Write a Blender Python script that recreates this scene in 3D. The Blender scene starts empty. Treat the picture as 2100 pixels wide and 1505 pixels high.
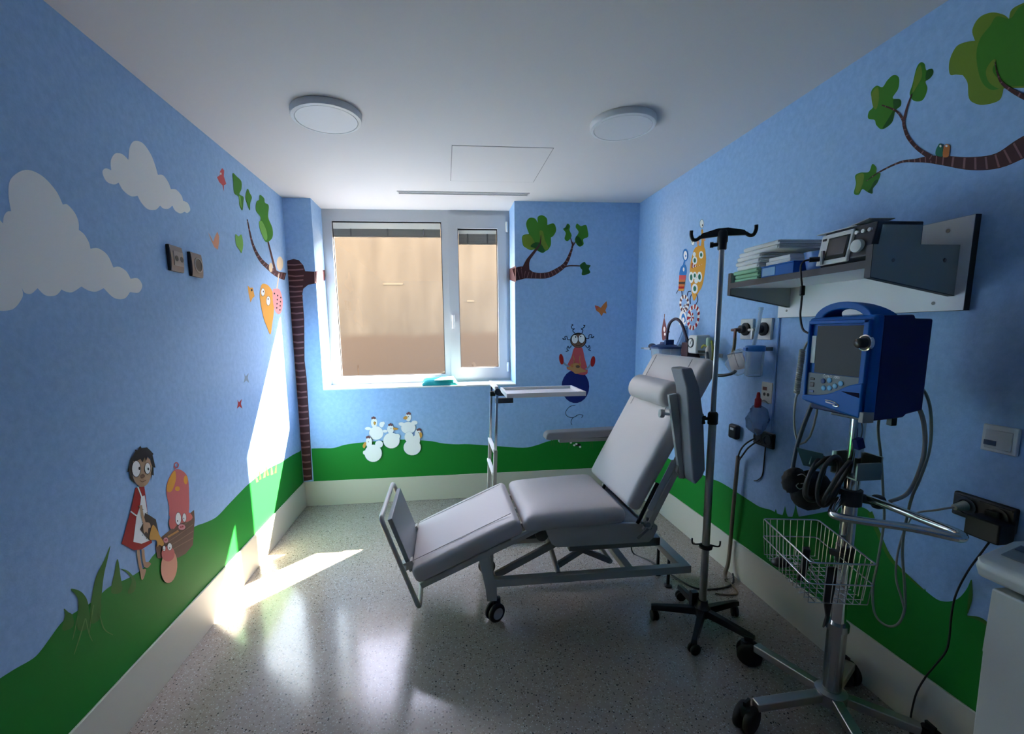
SUN_E, SKY_E, EXPO = 8, .55, 4.08
import bpy, bmesh, math, random
from mathutils import Vector, Matrix
random.seed(7)
SC = bpy.context.scene
COL = SC.collection
V = Vector

# ------------------------------------------------------------------ camera
f, cx, cy, yaw, pitch, roll, CZ = 912.2, 1008.02, 805.88, .1027, -.1388, -.0152, 1.5123
cw, sw = math.cos(yaw), math.sin(yaw); cp, sp = math.cos(pitch), math.sin(pitch)
FW = V((sw*cp, cw*cp, sp)); R0 = V((cw, -sw, 0)); U0 = R0.cross(FW)
RT = R0*math.cos(roll)+U0*math.sin(roll); UP = -R0*math.sin(roll)+U0*math.cos(roll)
CAM = V((0, 0, CZ))
cd = bpy.data.cameras.new('camera'); cam = bpy.data.objects.new('camera', cd); COL.objects.link(cam)
cam.matrix_world = Matrix(((RT.x, UP.x, -FW.x, 0), (RT.y, UP.y, -FW.y, 0), (RT.z, UP.z, -FW.z, CZ), (0, 0, 0, 1)))
cd.sensor_fit = 'HORIZONTAL'; cd.sensor_width = 36; cd.lens = f/2100*36
cd.shift_x = (1050-cx)/2100; cd.shift_y = (cy-752.5)/2100
cd.clip_start = .02; cd.clip_end = 200
SC.camera = cam

def hit(px, py, ax, v):
    """the point of the world seen at a pixel of the photograph, on the plane axis = v"""
    d = FW+RT*((px-cx)/f)-UP*((py-cy)/f)
    return CAM+d*((v-CAM[ax])/d[ax])

# ------------------------------------------------------------------ materials
def lin(c):
    return tuple((x/255/12.92 if x/255 <= .04045 else ((x/255+.055)/1.055)**2.4) for x in c)+(1,)
MATS = {}
def M(name, c, rough=.5, metal=0, spec=.5, bump=0, bscale=60, var=0, vscale=8, coat=0, sheen=0):
    if name in MATS: return MATS[name]
    m = bpy.data.materials.new(name); m.use_nodes = True; nt = m.node_tree; N = nt.nodes; L = nt.links
    b = N['Principled BSDF']; b.inputs['Base Color'].default_value = lin(c)
    b.inputs['Roughness'].default_value = rough; b.inputs['Metallic'].default_value = metal
    b.inputs['Specular IOR Level'].default_value = spec
    b.inputs['Coat Weight'].default_value = coat; b.inputs['Sheen Weight'].default_value = sheen
    tc = N.new('ShaderNodeTexCoord')
    if var:
        n = N.new('ShaderNodeTexNoise'); n.inputs['Scale'].default_value = vscale; n.inputs['Detail'].default_value = 5
        L.new(tc.outputs['Object'], n.inputs['Vector'])
        r = N.new('ShaderNodeValToRGB'); e = r.color_ramp.elements
        l = lin(c); e[0].position = .3; e[1].position = .7
        e[0].color = tuple(x*(1-var) for x in l[:3])+(1,); e[1].color = tuple(min(1, x*(1+var)) for x in l[:3])+(1,)
        L.new(n.outputs['Fac'], r.inputs['Fac']); L.new(r.outputs['Color'], b.inputs['Base Color'])
    if bump:
        n = N.new('ShaderNodeTexNoise'); n.inputs['Scale'].default_value = bscale; n.inputs['Detail'].default_value = 4
        L.new(tc.outputs['Object'], n.inputs['Vector'])
        bp = N.new('ShaderNodeBump'); bp.inputs['Strength'].default_value = bump; bp.inputs['Distance'].default_value = .01
        L.new(n.outputs['Fac'], bp.inputs['Height']); L.new(bp.outputs['Normal'], b.inputs['Normal'])
    MATS[name] = m
    return m
def clear(name, c, op=.25, rough=.08):
    if name in MATS: return MATS[name]
    m = bpy.data.materials.new(name); m.use_nodes = True; nt = m.node_tree; N = nt.nodes; L = nt.links
    b = N['Principled BSDF']; b.inputs['Base Color'].default_value = lin(c); b.inputs['Roughness'].default_value = rough
    t = N.new('ShaderNodeBsdfTransparent'); x = N.new('ShaderNodeMixShader'); lw = N.new('ShaderNodeLayerWeight')
    lw.inputs['Blend'].default_value = .35
    mp = N.new('ShaderNodeMapRange'); mp.inputs['To Min'].default_value = op; mp.inputs['To Max'].default_value = min(1, op+.45)
    L.new(lw.outputs['Facing'], mp.inputs['Value']); L.new(mp.outputs['Result'], x.inputs['Fac'])
    L.new(t.outputs['BSDF'], x.inputs[1]); L.new(b.outputs['BSDF'], x.inputs[2])
    L.new(x.outputs['Shader'], N['Material Output'].inputs['Surface'])
    MATS[name] = m
    return m
def window_glass():
    m = bpy.data.materials.new('window_glass'); m.use_nodes = True; nt = m.node_tree; N = nt.nodes; L = nt.links
    N.remove(N['Principled BSDF'])
    t = N.new('ShaderNodeBsdfTransparent'); g = N.new('ShaderNodeBsdfGlossy'); g.inputs['Roughness'].default_value = .02
    t.inputs['Color'].default_value = (.93, .95, .94, 1)
    lw = N.new('ShaderNodeLayerWeight'); lw.inputs['Blend'].default_value = .5; x = N.new('ShaderNodeMixShader')
    pw = N.new('ShaderNodeMath'); pw.operation = 'POWER'; pw.inputs[1].default_value = 5; L.new(lw.outputs['Facing'], pw.inputs[0])
    ma = N.new('ShaderNodeMath'); ma.operation = 'MULTIPLY_ADD'; ma.inputs[1].default_value = .92; ma.inputs[2].default_value = .035
    L.new(pw.outputs[0], ma.inputs[0]); L.new(ma.outputs[0], x.inputs['Fac']); L.new(t.outputs['BSDF'], x.inputs[1]); L.new(g.outputs['BSDF'], x.inputs[2])
    L.new(x.outputs['Shader'], N['Material Output'].inputs['Surface'])
    return m
def wall_paint(name, c1, c2):
    m = bpy.data.materials.new(name); m.use_nodes = True; nt = m.node_tree; N = nt.nodes; L = nt.links
    b = N['Principled BSDF']; b.inputs['Roughness'].default_value = .62; b.inputs['Specular IOR Level'].default_value = .3
    tc = N.new('ShaderNodeTexCoord'); n = N.new('ShaderNodeTexNoise'); n.inputs['Scale'].default_value = 34
    n.inputs['Detail'].default_value = 6; n.inputs['Roughness'].default_value = .7
    L.new(tc.outputs['Object'], n.inputs['Vector'])
    r = N.new('ShaderNodeValToRGB'); e = r.color_ramp.elements; e[0].position = .36; e[1].position = .64
    e[0].color = lin(c1); e[1].color = lin(c2)
    L.new(n.outputs['Fac'], r.inputs['Fac']); L.new(r.outputs['Color'], b.inputs['Base Color'])
    n2 = N.new('ShaderNodeTexNoise'); n2.inputs['Scale'].default_value = 160; n2.inputs['Detail'].default_value = 3
    L.new(tc.outputs['Object'], n2.inputs['Vector'])
    bp = N.new('ShaderNodeBump'); bp.inputs['Strength'].default_value = .12; bp.inputs['Distance'].default_value = .004
    L.new(n2.outputs['Fac'], bp.inputs['Height']); L.new(bp.outputs['Normal'], b.inputs['Normal'])
    return m
def terrazzo():
    m = bpy.data.materials.new('terrazzo'); m.use_nodes = True; nt = m.node_tree; N = nt.nodes; L = nt.links
    b = N['Principled BSDF']; b.inputs['Roughness'].default_value = .16; b.inputs['Specular IOR Level'].default_value = .38
    tc = N.new('ShaderNodeTexCoord')
    col = None
    n = N.new('ShaderNodeTexNoise'); n.inputs['Scale'].default_value = 45; n.inputs['Detail'].default_value = 8; n.inputs['Roughness'].default_value = .75
    L.new(tc.outputs['Object'], n.inputs['Vector'])
    r = N.new('ShaderNodeValToRGB'); e = r.color_ramp.elements; e[0].position = .3; e[1].position = .7
    e[0].color = lin((146, 135, 124)); e[1].color = lin((168, 156, 143)); L.new(n.outputs['Fac'], r.inputs['Fac'])
    col = r.outputs['Color']
    for sc, th, c, keep in ((95, .30, (188, 184, 176), .72), (150, .28, (206, 202, 194), .72), (62, .24, (58, 54, 52), .86), (110, .26, (50, 48, 46), .84), (85, .30, (112, 98, 84), .8)):
        v = N.new('ShaderNodeTexVoronoi'); v.inputs['Scale'].default_value = sc; v.inputs['Randomness'].default_value = 1
        L.new(tc.outputs['Object'], v.inputs['Vector'])
        a = N.new('ShaderNodeMath'); a.operation = 'LESS_THAN'; a.inputs[1].default_value = th; L.new(v.outputs['Distance'], a.inputs[0])
        s = N.new('ShaderNodeSeparateColor'); L.new(v.outputs['Color'], s.inputs['Color'])
        g = N.new('ShaderNodeMath'); g.operation = 'GREATER_THAN'; g.inputs[1].default_value = keep; L.new(s.outputs['Red'], g.inputs[0])
        mu = N.new('ShaderNodeMath'); mu.operation = 'MULTIPLY'; L.new(a.outputs[0], mu.inputs[0]); L.new(g.outputs[0], mu.inputs[1])
        x = N.new('ShaderNodeMix'); x.data_type = 'RGBA'; L.new(mu.outputs[0], x.inputs['Factor'])
        L.new(col, x.inputs['A']); x.inputs['B'].default_value = lin(c); col = x.outputs['Result']
    L.new(col, b.inputs['Base Color'])
    nr = N.new('ShaderNodeTexNoise'); nr.inputs['Scale'].default_value = 3.5; nr.inputs['Detail'].default_value = 6; L.new(tc.outputs['Object'], nr.inputs['Vector'])
    mr = N.new('ShaderNodeMapRange'); mr.inputs['To Min'].default_value = .09; mr.inputs['To Max'].default_value = .24
    L.new(nr.outputs['Fac'], mr.inputs['Value']); L.new(mr.outputs['Result'], b.inputs['Roughness'])
    return m
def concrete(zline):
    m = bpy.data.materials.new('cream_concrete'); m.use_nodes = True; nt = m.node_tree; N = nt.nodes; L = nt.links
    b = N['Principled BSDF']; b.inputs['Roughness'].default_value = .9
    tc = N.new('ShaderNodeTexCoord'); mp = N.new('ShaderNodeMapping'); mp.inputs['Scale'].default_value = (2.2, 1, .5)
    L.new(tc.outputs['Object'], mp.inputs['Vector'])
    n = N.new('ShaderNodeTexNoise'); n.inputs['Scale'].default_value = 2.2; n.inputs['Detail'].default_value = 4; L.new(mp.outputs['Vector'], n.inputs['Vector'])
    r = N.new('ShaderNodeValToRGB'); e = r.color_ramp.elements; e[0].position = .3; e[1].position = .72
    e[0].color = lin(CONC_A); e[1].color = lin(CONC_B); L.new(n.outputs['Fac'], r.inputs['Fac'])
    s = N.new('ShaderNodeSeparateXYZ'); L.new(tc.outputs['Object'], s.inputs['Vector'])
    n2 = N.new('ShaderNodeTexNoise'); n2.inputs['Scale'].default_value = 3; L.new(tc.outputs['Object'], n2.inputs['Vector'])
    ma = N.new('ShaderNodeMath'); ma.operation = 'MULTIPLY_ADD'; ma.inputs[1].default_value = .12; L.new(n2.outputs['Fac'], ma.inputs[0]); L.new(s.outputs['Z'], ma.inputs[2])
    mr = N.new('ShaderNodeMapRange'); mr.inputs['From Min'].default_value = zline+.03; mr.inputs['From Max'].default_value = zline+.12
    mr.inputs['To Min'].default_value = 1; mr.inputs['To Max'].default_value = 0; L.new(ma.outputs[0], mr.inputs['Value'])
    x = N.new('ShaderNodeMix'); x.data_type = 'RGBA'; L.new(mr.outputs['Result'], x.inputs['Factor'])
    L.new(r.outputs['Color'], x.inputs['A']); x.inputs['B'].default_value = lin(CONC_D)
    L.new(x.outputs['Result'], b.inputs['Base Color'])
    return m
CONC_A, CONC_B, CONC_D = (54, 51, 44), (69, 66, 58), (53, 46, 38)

WHITE_PLASTIC = M('white_plastic', (228, 228, 224), .4)
WHITE_PAINT = M('white_paint', (228, 228, 228), .7, spec=.3)
PVC = M('white_frame', (184, 187, 190), .4)
BLACK = M('black_plastic', (18, 18, 20), .42)
BLACKRUB = M('black_rubber', (14, 14, 15), .6)
CHROME = M('chrome', (205, 208, 208), .12, 1)
STEEL = M('brushed_steel', (176, 174, 170), .32, 1)
GREYPAINT = M('grey_enamel', (182, 179, 170), .38, bump=.02, bscale=300)
GREYDARK = M('grey_dark_enamel', (132, 129, 121), .4)
LEATHER = M('taupe_upholstery', (196, 188, 183), .42, spec=.45, bump=.05, bscale=220)
PADGREY = M('grey_pad', (140, 140, 144), .5, bump=.05, bscale=200)
NAVY = M('navy_plastic', (4, 30, 84), .5, spec=.3)
BLUEPL = M('blue_plastic', (6, 96, 176), .5, spec=.25)
SCREEN = M('dark_screen', (30, 36, 36), .38, spec=.16)
GREYCABLE = M('grey_cable', (150, 148, 142), .5)
DARKCABLE = M('dark_cable', (36, 36, 40), .5)
IVORYCABLE = M('ivory_cable', (178, 176, 160), .5)
BOARD = M('white_laminate', (238, 238, 236), .4)
BOARDEDGE = M('dark_laminate_edge', (44, 46, 52), .5)
GREYLAM = M('grey_laminate', (158, 164, 158), .5)

# ------------------------------------------------------------------ geometry
def catmull(pts, k=6, closed=False):
    p = [V(q) for q in pts]
    if len(p) < 3: return p
    out = []; n = len(p)
    for i in range(n if closed else n-1):
        if closed: a, b, c, d = p[i-1], p[i], p[(i+1) % n], p[(i+2) % n]
        else: a, b, c, d = p[max(i-1, 0)], p[i], p[i+1], p[min(i+2, n-1)]
        for j in range(k):
            t = j/k
            out.append(.5*((2*b)+(c-a)*t+(2*a-5*b+4*c-d)*t*t+(3*b-a-3*c+d)*t**3))
    if not closed: out.append(p[-1])
    return out
class G:
    def __init__(s): s.b = bmesh.new()
    def face(s, vs, mi=0):
        try:
            q = s.b.faces.new(vs); q.material_index = mi; return q
        except ValueError: return None
    def poly(s, pts, mi=0): return s.face([s.b.verts.new(p) for p in pts], mi)
    def obox(s, c, ax, ay, az, mi=0):
        c, ax, ay, az = V(c), V(ax), V(ay), V(az)
        v = [s.b.verts.new(c+ax*i+ay*j+az*k) for i in (-1, 1) for j in (-1, 1) for k in (-1, 1)]
        for q in ((0, 1, 3, 2), (4, 6, 7, 5), (0, 4, 5, 1), (2, 3, 7, 6), (0, 2, 6, 4), (1, 5, 7, 3)): s.face([v[i] for i in q], mi)
        return s
    def box(s, x0, x1, y0, y1, z0, z1, mi=0):
        return s.obox(((x0+x1)/2, (y0+y1)/2, (z0+z1)/2), ((x1-x0)/2, 0, 0), (0, (y1-y0)/2, 0), (0, 0, (z1-z0)/2), mi)
    def bar(s, p0, p1, w, h, up=(0, 0, 1), mi=0):
        p0, p1 = V(p0), V(p1); d = (p1-p0); l = d.length; d.normalize(); sd = d.cross(V(up))
        if sd.length < 1e-4: sd = d.cross(V((1, 0, 0)))
        sd.normalize(); u = sd.cross(d)
        return s.obox((p0+p1)/2, d*l/2, sd*w/2, u*h/2, mi)
    def ring(s, c, a, b, r, n): return [s.b.verts.new(c+(a*math.cos(2*math.pi*i/n)+b*math.sin(2*math.pi*i/n))*r) for i in range(n)]
    def loft(s, rings, mi=0, cap=True, closed=False):
        n = len(rings[0]); m = len(rings)
        for k in range(m if closed else m-1):
            A, B = rings[k], rings[(k+1) % m]
            for i in range(n): s.face([A[i], A[(i+1) % n], B[(i+1) % n], B[i]], mi)
        if cap and not closed: s.face(rings[0][::-1], mi); s.face(rings[-1], mi)
        return s
    def cyl(s, p0, p1, r0, r1=None, n=20, mi=0):
        p0, p1 = V(p0), V(p1); d = (p1-p0).normalized(); a = d.orthogonal().normalized(); b = d.cross(a)
        return s.loft([s.ring(p0, a, b, r0, n), s.ring(p1, a, b, r0 if r1 is None else r1, n)], mi)
    def lathe(s, c, prof, axis=(0, 0, 1), n=28, mi=0, cap=True):
        d = V(axis).normalized(); a = d.orthogonal().normalized(); b = d.cross(a); c = V(c)
        return s.loft([s.ring(c+d*h, a, b, max(r, 1e-4), n) for r, h in prof], mi, cap)
    def tube(s, pts, r, n=8, k=6, closed=False, mi=0, smooth=True):
        p = catmull(pts, k, closed) if smooth else [V(q) for q in pts]
        m = len(p); rings = []; a = None
        for i in range(m):
            if closed: t = p[(i+1) % m]-p[i-1]
            else: t = p[min(i+1, m-1)]-p[max(i-1, 0)]
            if t.length < 1e-7: t = V((0, 0, 1))
            t.normalize()
            if a is None: a = t.orthogonal().normalized()
            else:
                a = a-t*a.dot(t)
                a = a.normalized() if a.length > 1e-6 else t.orthogonal().normalized()
            rr = r(i/max(1, m-1)) if callable(r) else r
            rings.append(s.ring(p[i], a, t.cross(a), rr, n))
        return s.loft(rings, mi, True, closed)
    def prism(s, pts, ext, mi=0, mside=None):
        e = V(ext); A = [s.b.verts.new(V(p)) for p in pts]; B = [s.b.verts.new(V(p)+e) for p in pts]; n = len(A)
        s.face(A, mi); s.face(B[::-1], mi)
        for i in range(n): s.face([A[i], B[i], B[(i+1) % n], A[(i+1) % n]], mi if mside is None else mside)
        return s
    def prof(s, pts, y0, y1, mi=0): return s.prism([(x, y0, z) for x, z in pts], (0, y1-y0, 0), mi)
    def ell(s, c, rx, ry, rz, n=20, m=12, mi=0):
        c = V(c)
        rings = []
        for j in range(m+1):
            t = -math.pi/2+math.pi*j/m; q = max(math.cos(t), .002)
            rings.append([s.b.verts.new(c+V((rx*q*math.cos(2*math.pi*i/n), ry*q*math.sin(2*math.pi*i/n), rz*math.sin(t)))) for i in range(n)])
        return s.loft(rings, mi)
def wloc(o):
    l = V((0, 0, 0))
    while o: l = l+o.location; o = o.parent
    return l
def tag(o, label=None, cat=None, group=None, kind=None):
    if label: o['label'] = label
    if cat: o['category'] = cat
    if group: o['group'] = group
    if kind: o['kind'] = kind
    return o
def thing(name, loc, label, cat, group=None):
    o = bpy.data.objects.new(name, None); COL.objects.link(o); o.location = loc; o.empty_display_size = .05
    return tag(o, label, cat, group)
def obj(name, g, mats, parent=None, label=None, cat=None, group=None, kind=None, bev=0, seg=2, sub=0, flat=False, ang=35, recalc=True, loc=None):
    b = g.b
    if recalc: bmesh.ops.recalc_face_normals(b, faces=b.faces[:])
    if parent: base = wloc(parent)
    elif loc is not None: base = V(loc)
    else:
        xs = [v.co for v in b.verts]
        base = V(((min(p.x for p in xs)+max(p.x for p in xs))/2, (min(p.y for p in xs)+max(p.y for p in xs))/2, min(p.z for p in xs)))
    bmesh.ops.translate(b, verts=b.verts[:], vec=-base)
    me = bpy.data.meshes.new(name); b.to_mesh(me); b.free()
    for m in (mats if isinstance(mats, (list, tuple)) else [mats]): me.materials.append(m)
    o = bpy.data.objects.new(name, me); COL.objects.link(o)
    if parent: o.parent = parent
    else: o.location = base
    if not flat:
        for p in me.polygons: p.use_smooth = True
        me.set_sharp_from_angle(angle=math.radians(ang))
    if bev:
        md = o.modifiers.new('bevel', 'BEVEL'); md.width = bev; md.segments = seg; md.limit_method = 'ANGLE'; md.angle_limit = math.radians(40)
        md.harden_normals = (ang < 170 and not flat)
    if sub:
        md = o.modifiers.new('sub', 'SUBSURF'); md.levels = sub; md.render_levels = sub
    return tag(o, label, cat, group, kind)
def dup(root, off, label=None, group=None):
    r = root.copy(); COL.objects.link(r); r.location = root.location+V(off)
    if label: r['label'] = label
    if group: r['group'] = group
    for ch in list(root.children):
        c = ch.copy(); COL.objects.link(c); c.parent = r
        for gch in list(ch.children):
            d = gch.copy(); COL.objects.link(d); d.parent = c
    return r
def text(body, size, origin, right, up, mat, parent, name='lettering', depth=.0004):
    """extruded lettering, turned into a mesh"""
    cu = bpy.data.curves.new(name, 'FONT'); cu.body = body; cu.size = size; cu.extrude = depth
    t = bpy.data.objects.new(name, cu); COL.objects.link(t)
    r, u = V(right).normalized(), V(up).normalized(); n = r.cross(u)
    base = wloc(parent); o = V(origin)-base
    mw = Matrix(((r.x, u.x, n.x, o.x), (r.y, u.y, n.y, o.y), (r.z, u.z, n.z, o.z), (0, 0, 0, 1)))
    dg = bpy.context.evaluated_depsgraph_get()
    me = bpy.data.meshes.new_from_object(t.evaluated_get(dg)); bpy.data.objects.remove(t)
    me.transform(mw); me.materials.clear(); me.materials.append(mat)
    ob = bpy.data.objects.new(name, me); COL.objects.link(ob); ob.parent = parent
    return ob

# ------------------------------------------------------------------ the room
xl, xr, D, H, BH = -1.2666, 1.734, 3.919, 2.6, .2245
wl, wr, SZ, YF = -1.0475, .6232, 1.040, 4.235
YB = -1.4; YO = 4.315
BLUE = wall_paint('mottled_blue_paint', (147, 184, 226), (160, 196, 235))
CEIL = M('ceiling_white', (211, 208, 208), .8, spec=.25)
BASEM = M('beige_skirting', (208, 206, 190), .42)
BOUNCE_FACADE = M('bounce_facade', (176, 166, 146), .9)
obj('floor', G().box(xl-.3, xr+.3, YB-.2, YO, -.12, 0), terrazzo(), kind='structure', flat=True, loc=(0, 0, 0))
ceil = obj('ceiling', G().box(xl-.3, xr+.3, YB-.2, YO, H, H+.15), CEIL, kind='structure', flat=True)
WL = obj('wall_left', G().box(xl-.3, xl, YB-.2, YO, 0, H), BLUE, kind='structure', flat=True)
WR = obj('wall_right', G().box(xr, xr+.3, YB-.2, YO, 0, H), BLUE, kind='structure', flat=True)
WB = obj('wall_back', G().box(xl, wl, D, YO, 0, H).box(wr, xr, D, YO, 0, H).box(wl, wr, D, YO, 0, SZ-.012), BLUE, kind='structure', flat=True)
obj('wall_front', G().box(xl, xr, YB-.2, YB, 0, H), BLUE, kind='structure', flat=True)
obj('baseboard_left', G().box(xl, xl+.010, YB, D, 0, BH), BASEM, kind='structure', bev=.003)
obj('baseboard_right', G().box(xr-.010, xr, YB, D, 0, BH), BASEM, kind='structure', bev=.003)
obj('baseboard_back', G().box(xl+.010, xr-.010, D-.010, D, 0, BH), BASEM, kind='structure', bev=.003)
obj('trim_1', G().box(wl, wr, D-.004, YF, SZ-.012, SZ), M('white_sill', (226, 228, 228), .35), kind='structure', bev=.002, label='white window sill slab at the bottom of the recess')
# outside: light well
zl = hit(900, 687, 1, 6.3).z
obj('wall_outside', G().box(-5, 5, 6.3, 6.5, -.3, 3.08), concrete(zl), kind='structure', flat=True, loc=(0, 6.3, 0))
g = G(); rr = random.Random(3)
for px, py, w in ((806, 582, 60), (965, 617, 22)):
    c = hit(px, py, 1, 6.295); g.box(c.x-w/450, c.x+w/450, 6.29, 6.3, c.z-.012, c.z+.012)
obj('trim_2', g, M('pale_mortar', (80, 76, 65), .9), kind='structure', flat=True)
obj('floor_outside', G().box(-5, 5, YO, 6.3, -.3, -.2), M('well_floor', (150, 142, 128), .9), kind='structure', flat=True)
obj('wall_bounce_facade', G().box(-5, 5, YO-.1, YO, H+.15, 6).box(-5, xl-.3, YO-.1, YO, -.3, H+.15).box(xr+.3, 5, YO-.1, YO, -.3, H+.15), BOUNCE_FACADE, kind='structure', flat=True)  # unseen facade, added to bounce sunlight onto the wall outside the window

# window
PX0, PX1, PZ0, PZ1 = -.966, 0.0, 1.112, 2.50        # wide fixed light
CX0, CX1, CZ0, CZ1 = .146, .512, 1.168, 2.442       # casement glass
fx0, fx1, fz0, fz1 = wl+.0005, wr-.0005, SZ, 2.599
W1 = obj('window_1', G().box(fx0, PX0, YF, YF+.07, fz0, fz1).box(PX0, PX1, YF, YF+.07, fz0, PZ0).box(PX0, PX1, YF, YF+.07, PZ1, fz1)
         .box(PX1, PX1+.085, YF, YF+.07, fz0, fz1).box(PX1+.085, fx1-.05, YF, YF+.07, fz0, fz0+.05).box(PX1+.085, fx1-.05, YF, YF+.07, fz1-.05, fz1).box(fx1-.05, fx1, YF, YF+.07, fz0, fz1),
         PVC, kind='structure', label='white two-light window, wide fixed pane beside a narrow casement', loc=(0, YF, SZ), flat=True)
sx0, sx1, sz0, sz1 = PX1+.055, .592, fz0+.03, fz1-.045
SASH = obj('casement_sash', G().box(sx0, CX0, YF-.018, YF+.055, sz0, sz1).box(CX1, sx1, YF-.018, YF+.055, sz0, sz1)
    .box(CX0, CX1, YF-.018, YF+.055, sz0, CZ0).box(CX0, CX1, YF-.018, YF+.055, CZ1, sz1), PVC, W1, flat=True)
GLASS = window_glass()
obj('pane', G().box(PX0-.01, PX1+.01, YF+.045, YF+.05, PZ0-.01, PZ1+.01), GLASS, W1, flat=True)
obj('pane', G().box(CX0-.01, CX1+.01, YF+.04, YF+.045, CZ0-.01, CZ1+.01), GLASS, SASH, flat=True)
GASK = M('dark_gasket', (46, 46, 46), .6)
for nm, (a, b, c, d), par, y in (('gasket', (PX0, PX1, PZ0, PZ1), W1, YF+.03), ('gasket', (CX0, CX1, CZ0, CZ1), SASH, YF+.02)):
    t = .006
    obj(nm, G().box(a, a+t, y, y+.01, c, d).box(b-t, b, y, y+.01, c, d).box(a, b, y, y+.01, c, c+t).box(a, b, y, y+.01, d-t*1.6, d), GASK, par, flat=True)
hp = hit(930, 655, 1, YF-.02)
obj('handle', G().box(hp.x-.014, hp.x+.014, YF-.03, YF-.018, hp.z-.02, hp.z+.045).cyl((hp.x, YF-.018, hp.z+.03), (hp.x, YF-.06, hp.z+.03), .009)
    .bar((hp.x, YF-.058, hp.z+.037), (hp.x-.004, YF-.058, hp.z-.085), .018, .012, (0, 1, 0)), M('handle_white', (225, 225, 225), .3), SASH, bev=.003)
for z in (sz1-.10, sz0+.10):
    obj('hinge', G().cyl((sx1+.006, YF-.022, z-.045), (sx1+.006, YF-.022, z+.045), .010).box(sx1-.006, sx1+.018, YF-.02, YF, z-.03, z+.03), WHITE_PLASTIC, W1, bev=.001)
zz = hit(800, 470, 1, YF+.03).z; zb = hit(800, 484, 1, YF+.03).z
def blind(x0, x1, ztop, zm, zbot, label, n):
    t = thing('venetian_blind', ((x0+x1)/2, YF+.02, zbot), label, 'blind', 'raised venetian blinds')
    obj('headrail', G().box(x0+.008, x1-.008, YF+.012, YF+.038, zm, ztop-.012), M('blind_cream', (226, 222, 210), .5), t, bev=.002)
    g = G(); k = 12
    for i in range(k):
        z = zbot+.006+(zm-zbot-.006)*i/k; g.box(x0+.01, x1-.01, YF+.013, YF+.037, z, z+(zm-zbot)/k*.62)
    obj('slat_stack', g, M('blind_slats', (126, 124, 118), .5), t, flat=True)
    obj('bottom_rail', G().box(x0+.009, x1-.009, YF+.012, YF+.038, zbot-.006, zbot+.005), M('blind_rail', (110, 104, 96), .5), t)
    for i in range(n):
        x = x0+(x1-x0)*(i+.5)/n
        obj('ladder_clip', G().box(x-.006, x+.006, YF+.009, YF+.013, zbot-.004, zm), M('blind_clip', (92, 90, 88), .5), t, flat=True)
blind(PX0, PX1, PZ1, 2.435, 2.372, 'raised venetian blind bunched at the top of the wide left pane', 3)
blind(CX0, CX1, CZ1, 2.398, 2.312, 'raised venetian blind bunched at the top of the narrow right casement', 2)

# ceiling things
LAMPR = M('lamp_rim', (218, 219, 220), .4); LAMPD = M('lamp_diffuser', (216, 216, 218), .5)
for i, (x, y, lb) in enumerate(((-.5532, 2.4632, 'round white surface ceiling lamp on the side of the left wall'), (.9744, 2.4482, 'round white surface ceiling lamp on the side of the right wall'))):
    t = thing('ceiling_lamp', (x, y, H-.034), lb, 'ceiling lamp', 'round ceiling lamps')
    obj('rim', G().lathe((x, y, H), [(.169, 0), (.171, -.006), (.1695, -.026), (.167, -.031), (.152, -.034), (.150, -.032), (.150, -.02)], n=56), LAMPR, t, ang=50)
    obj('diffuser', G().lathe((x, y, H), [(.1485, -.012), (.1485, -.031), (.147, -.0335), (.01, -.034)], n=56), LAMPD, t)
ha = [hit(*q, 2, H-.001) for q in ((926.5, 298), (1134.7, 305.7), (1094, 374), (923.5, 373))]
hx0, hx1, hy0, hy1 = ha[0].x, ha[1].x, ha[0].y, ha[2].y
t = thing('access_hatch', ((hx0+hx1)/2, (hy0+hy1)/2, H-.003), 'flush square access hatch in the ceiling in front of the slot vent', 'hatch')
obj('panel', G().box(hx0+.004, hx1-.004, hy0+.004, hy1-.004, H-.002, H), CEIL, t, flat=True)
w = .0035
obj('edge_gap', G().box(hx0, hx1, hy0, hy0+w, H-.0012, H).box(hx0, hx0+w, hy0, hy1, H-.0012, H).box(hx1-w, hx1, hy0, hy1, H-.0012, H).box(hx0, hx1, hy1-w, hy1, H-.0012, H), M('gap_grey', (120, 122, 124), .8), t, flat=True)
va = [hit(*q, 2, H-.003) for q in ((813.7, 391.8), (1086.3, 396.2), (1083, 401.5), (816, 398.5))]
vx0, vx1, vy0, vy1 = va[0].x, va[1].x, va[0].y, va[2].y
t = thing('slot_vent', ((vx0+vx1)/2, (vy0+vy1)/2, H-.006), 'long narrow slot vent in the ceiling above the window', 'vent')
g = G().box(vx0, vx1, vy0, vy0+.012, H-.006, H).box(vx0, vx1, vy1-.012, vy1, H-.006, H).box(vx0, vx0+.01, vy0+.012, vy1-.012, H-.006, H).box(vx1-.01, vx1, vy0+.012, vy1-.012, H-.006, H)
ym = (vy0+vy1)/2; g.box(vx0+.01, vx1-.01, ym-.006, ym+.006, H-.005, H)
obj('frame', g, M('vent_white', (190, 192, 192), .5), t, flat=True)
obj('slot', G().box(vx0+.01, vx1-.01, vy0+.01, vy1-.01, H-.002, H-.0005), M('vent_dark', (90, 92, 92), .8), t, flat=True)

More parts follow.
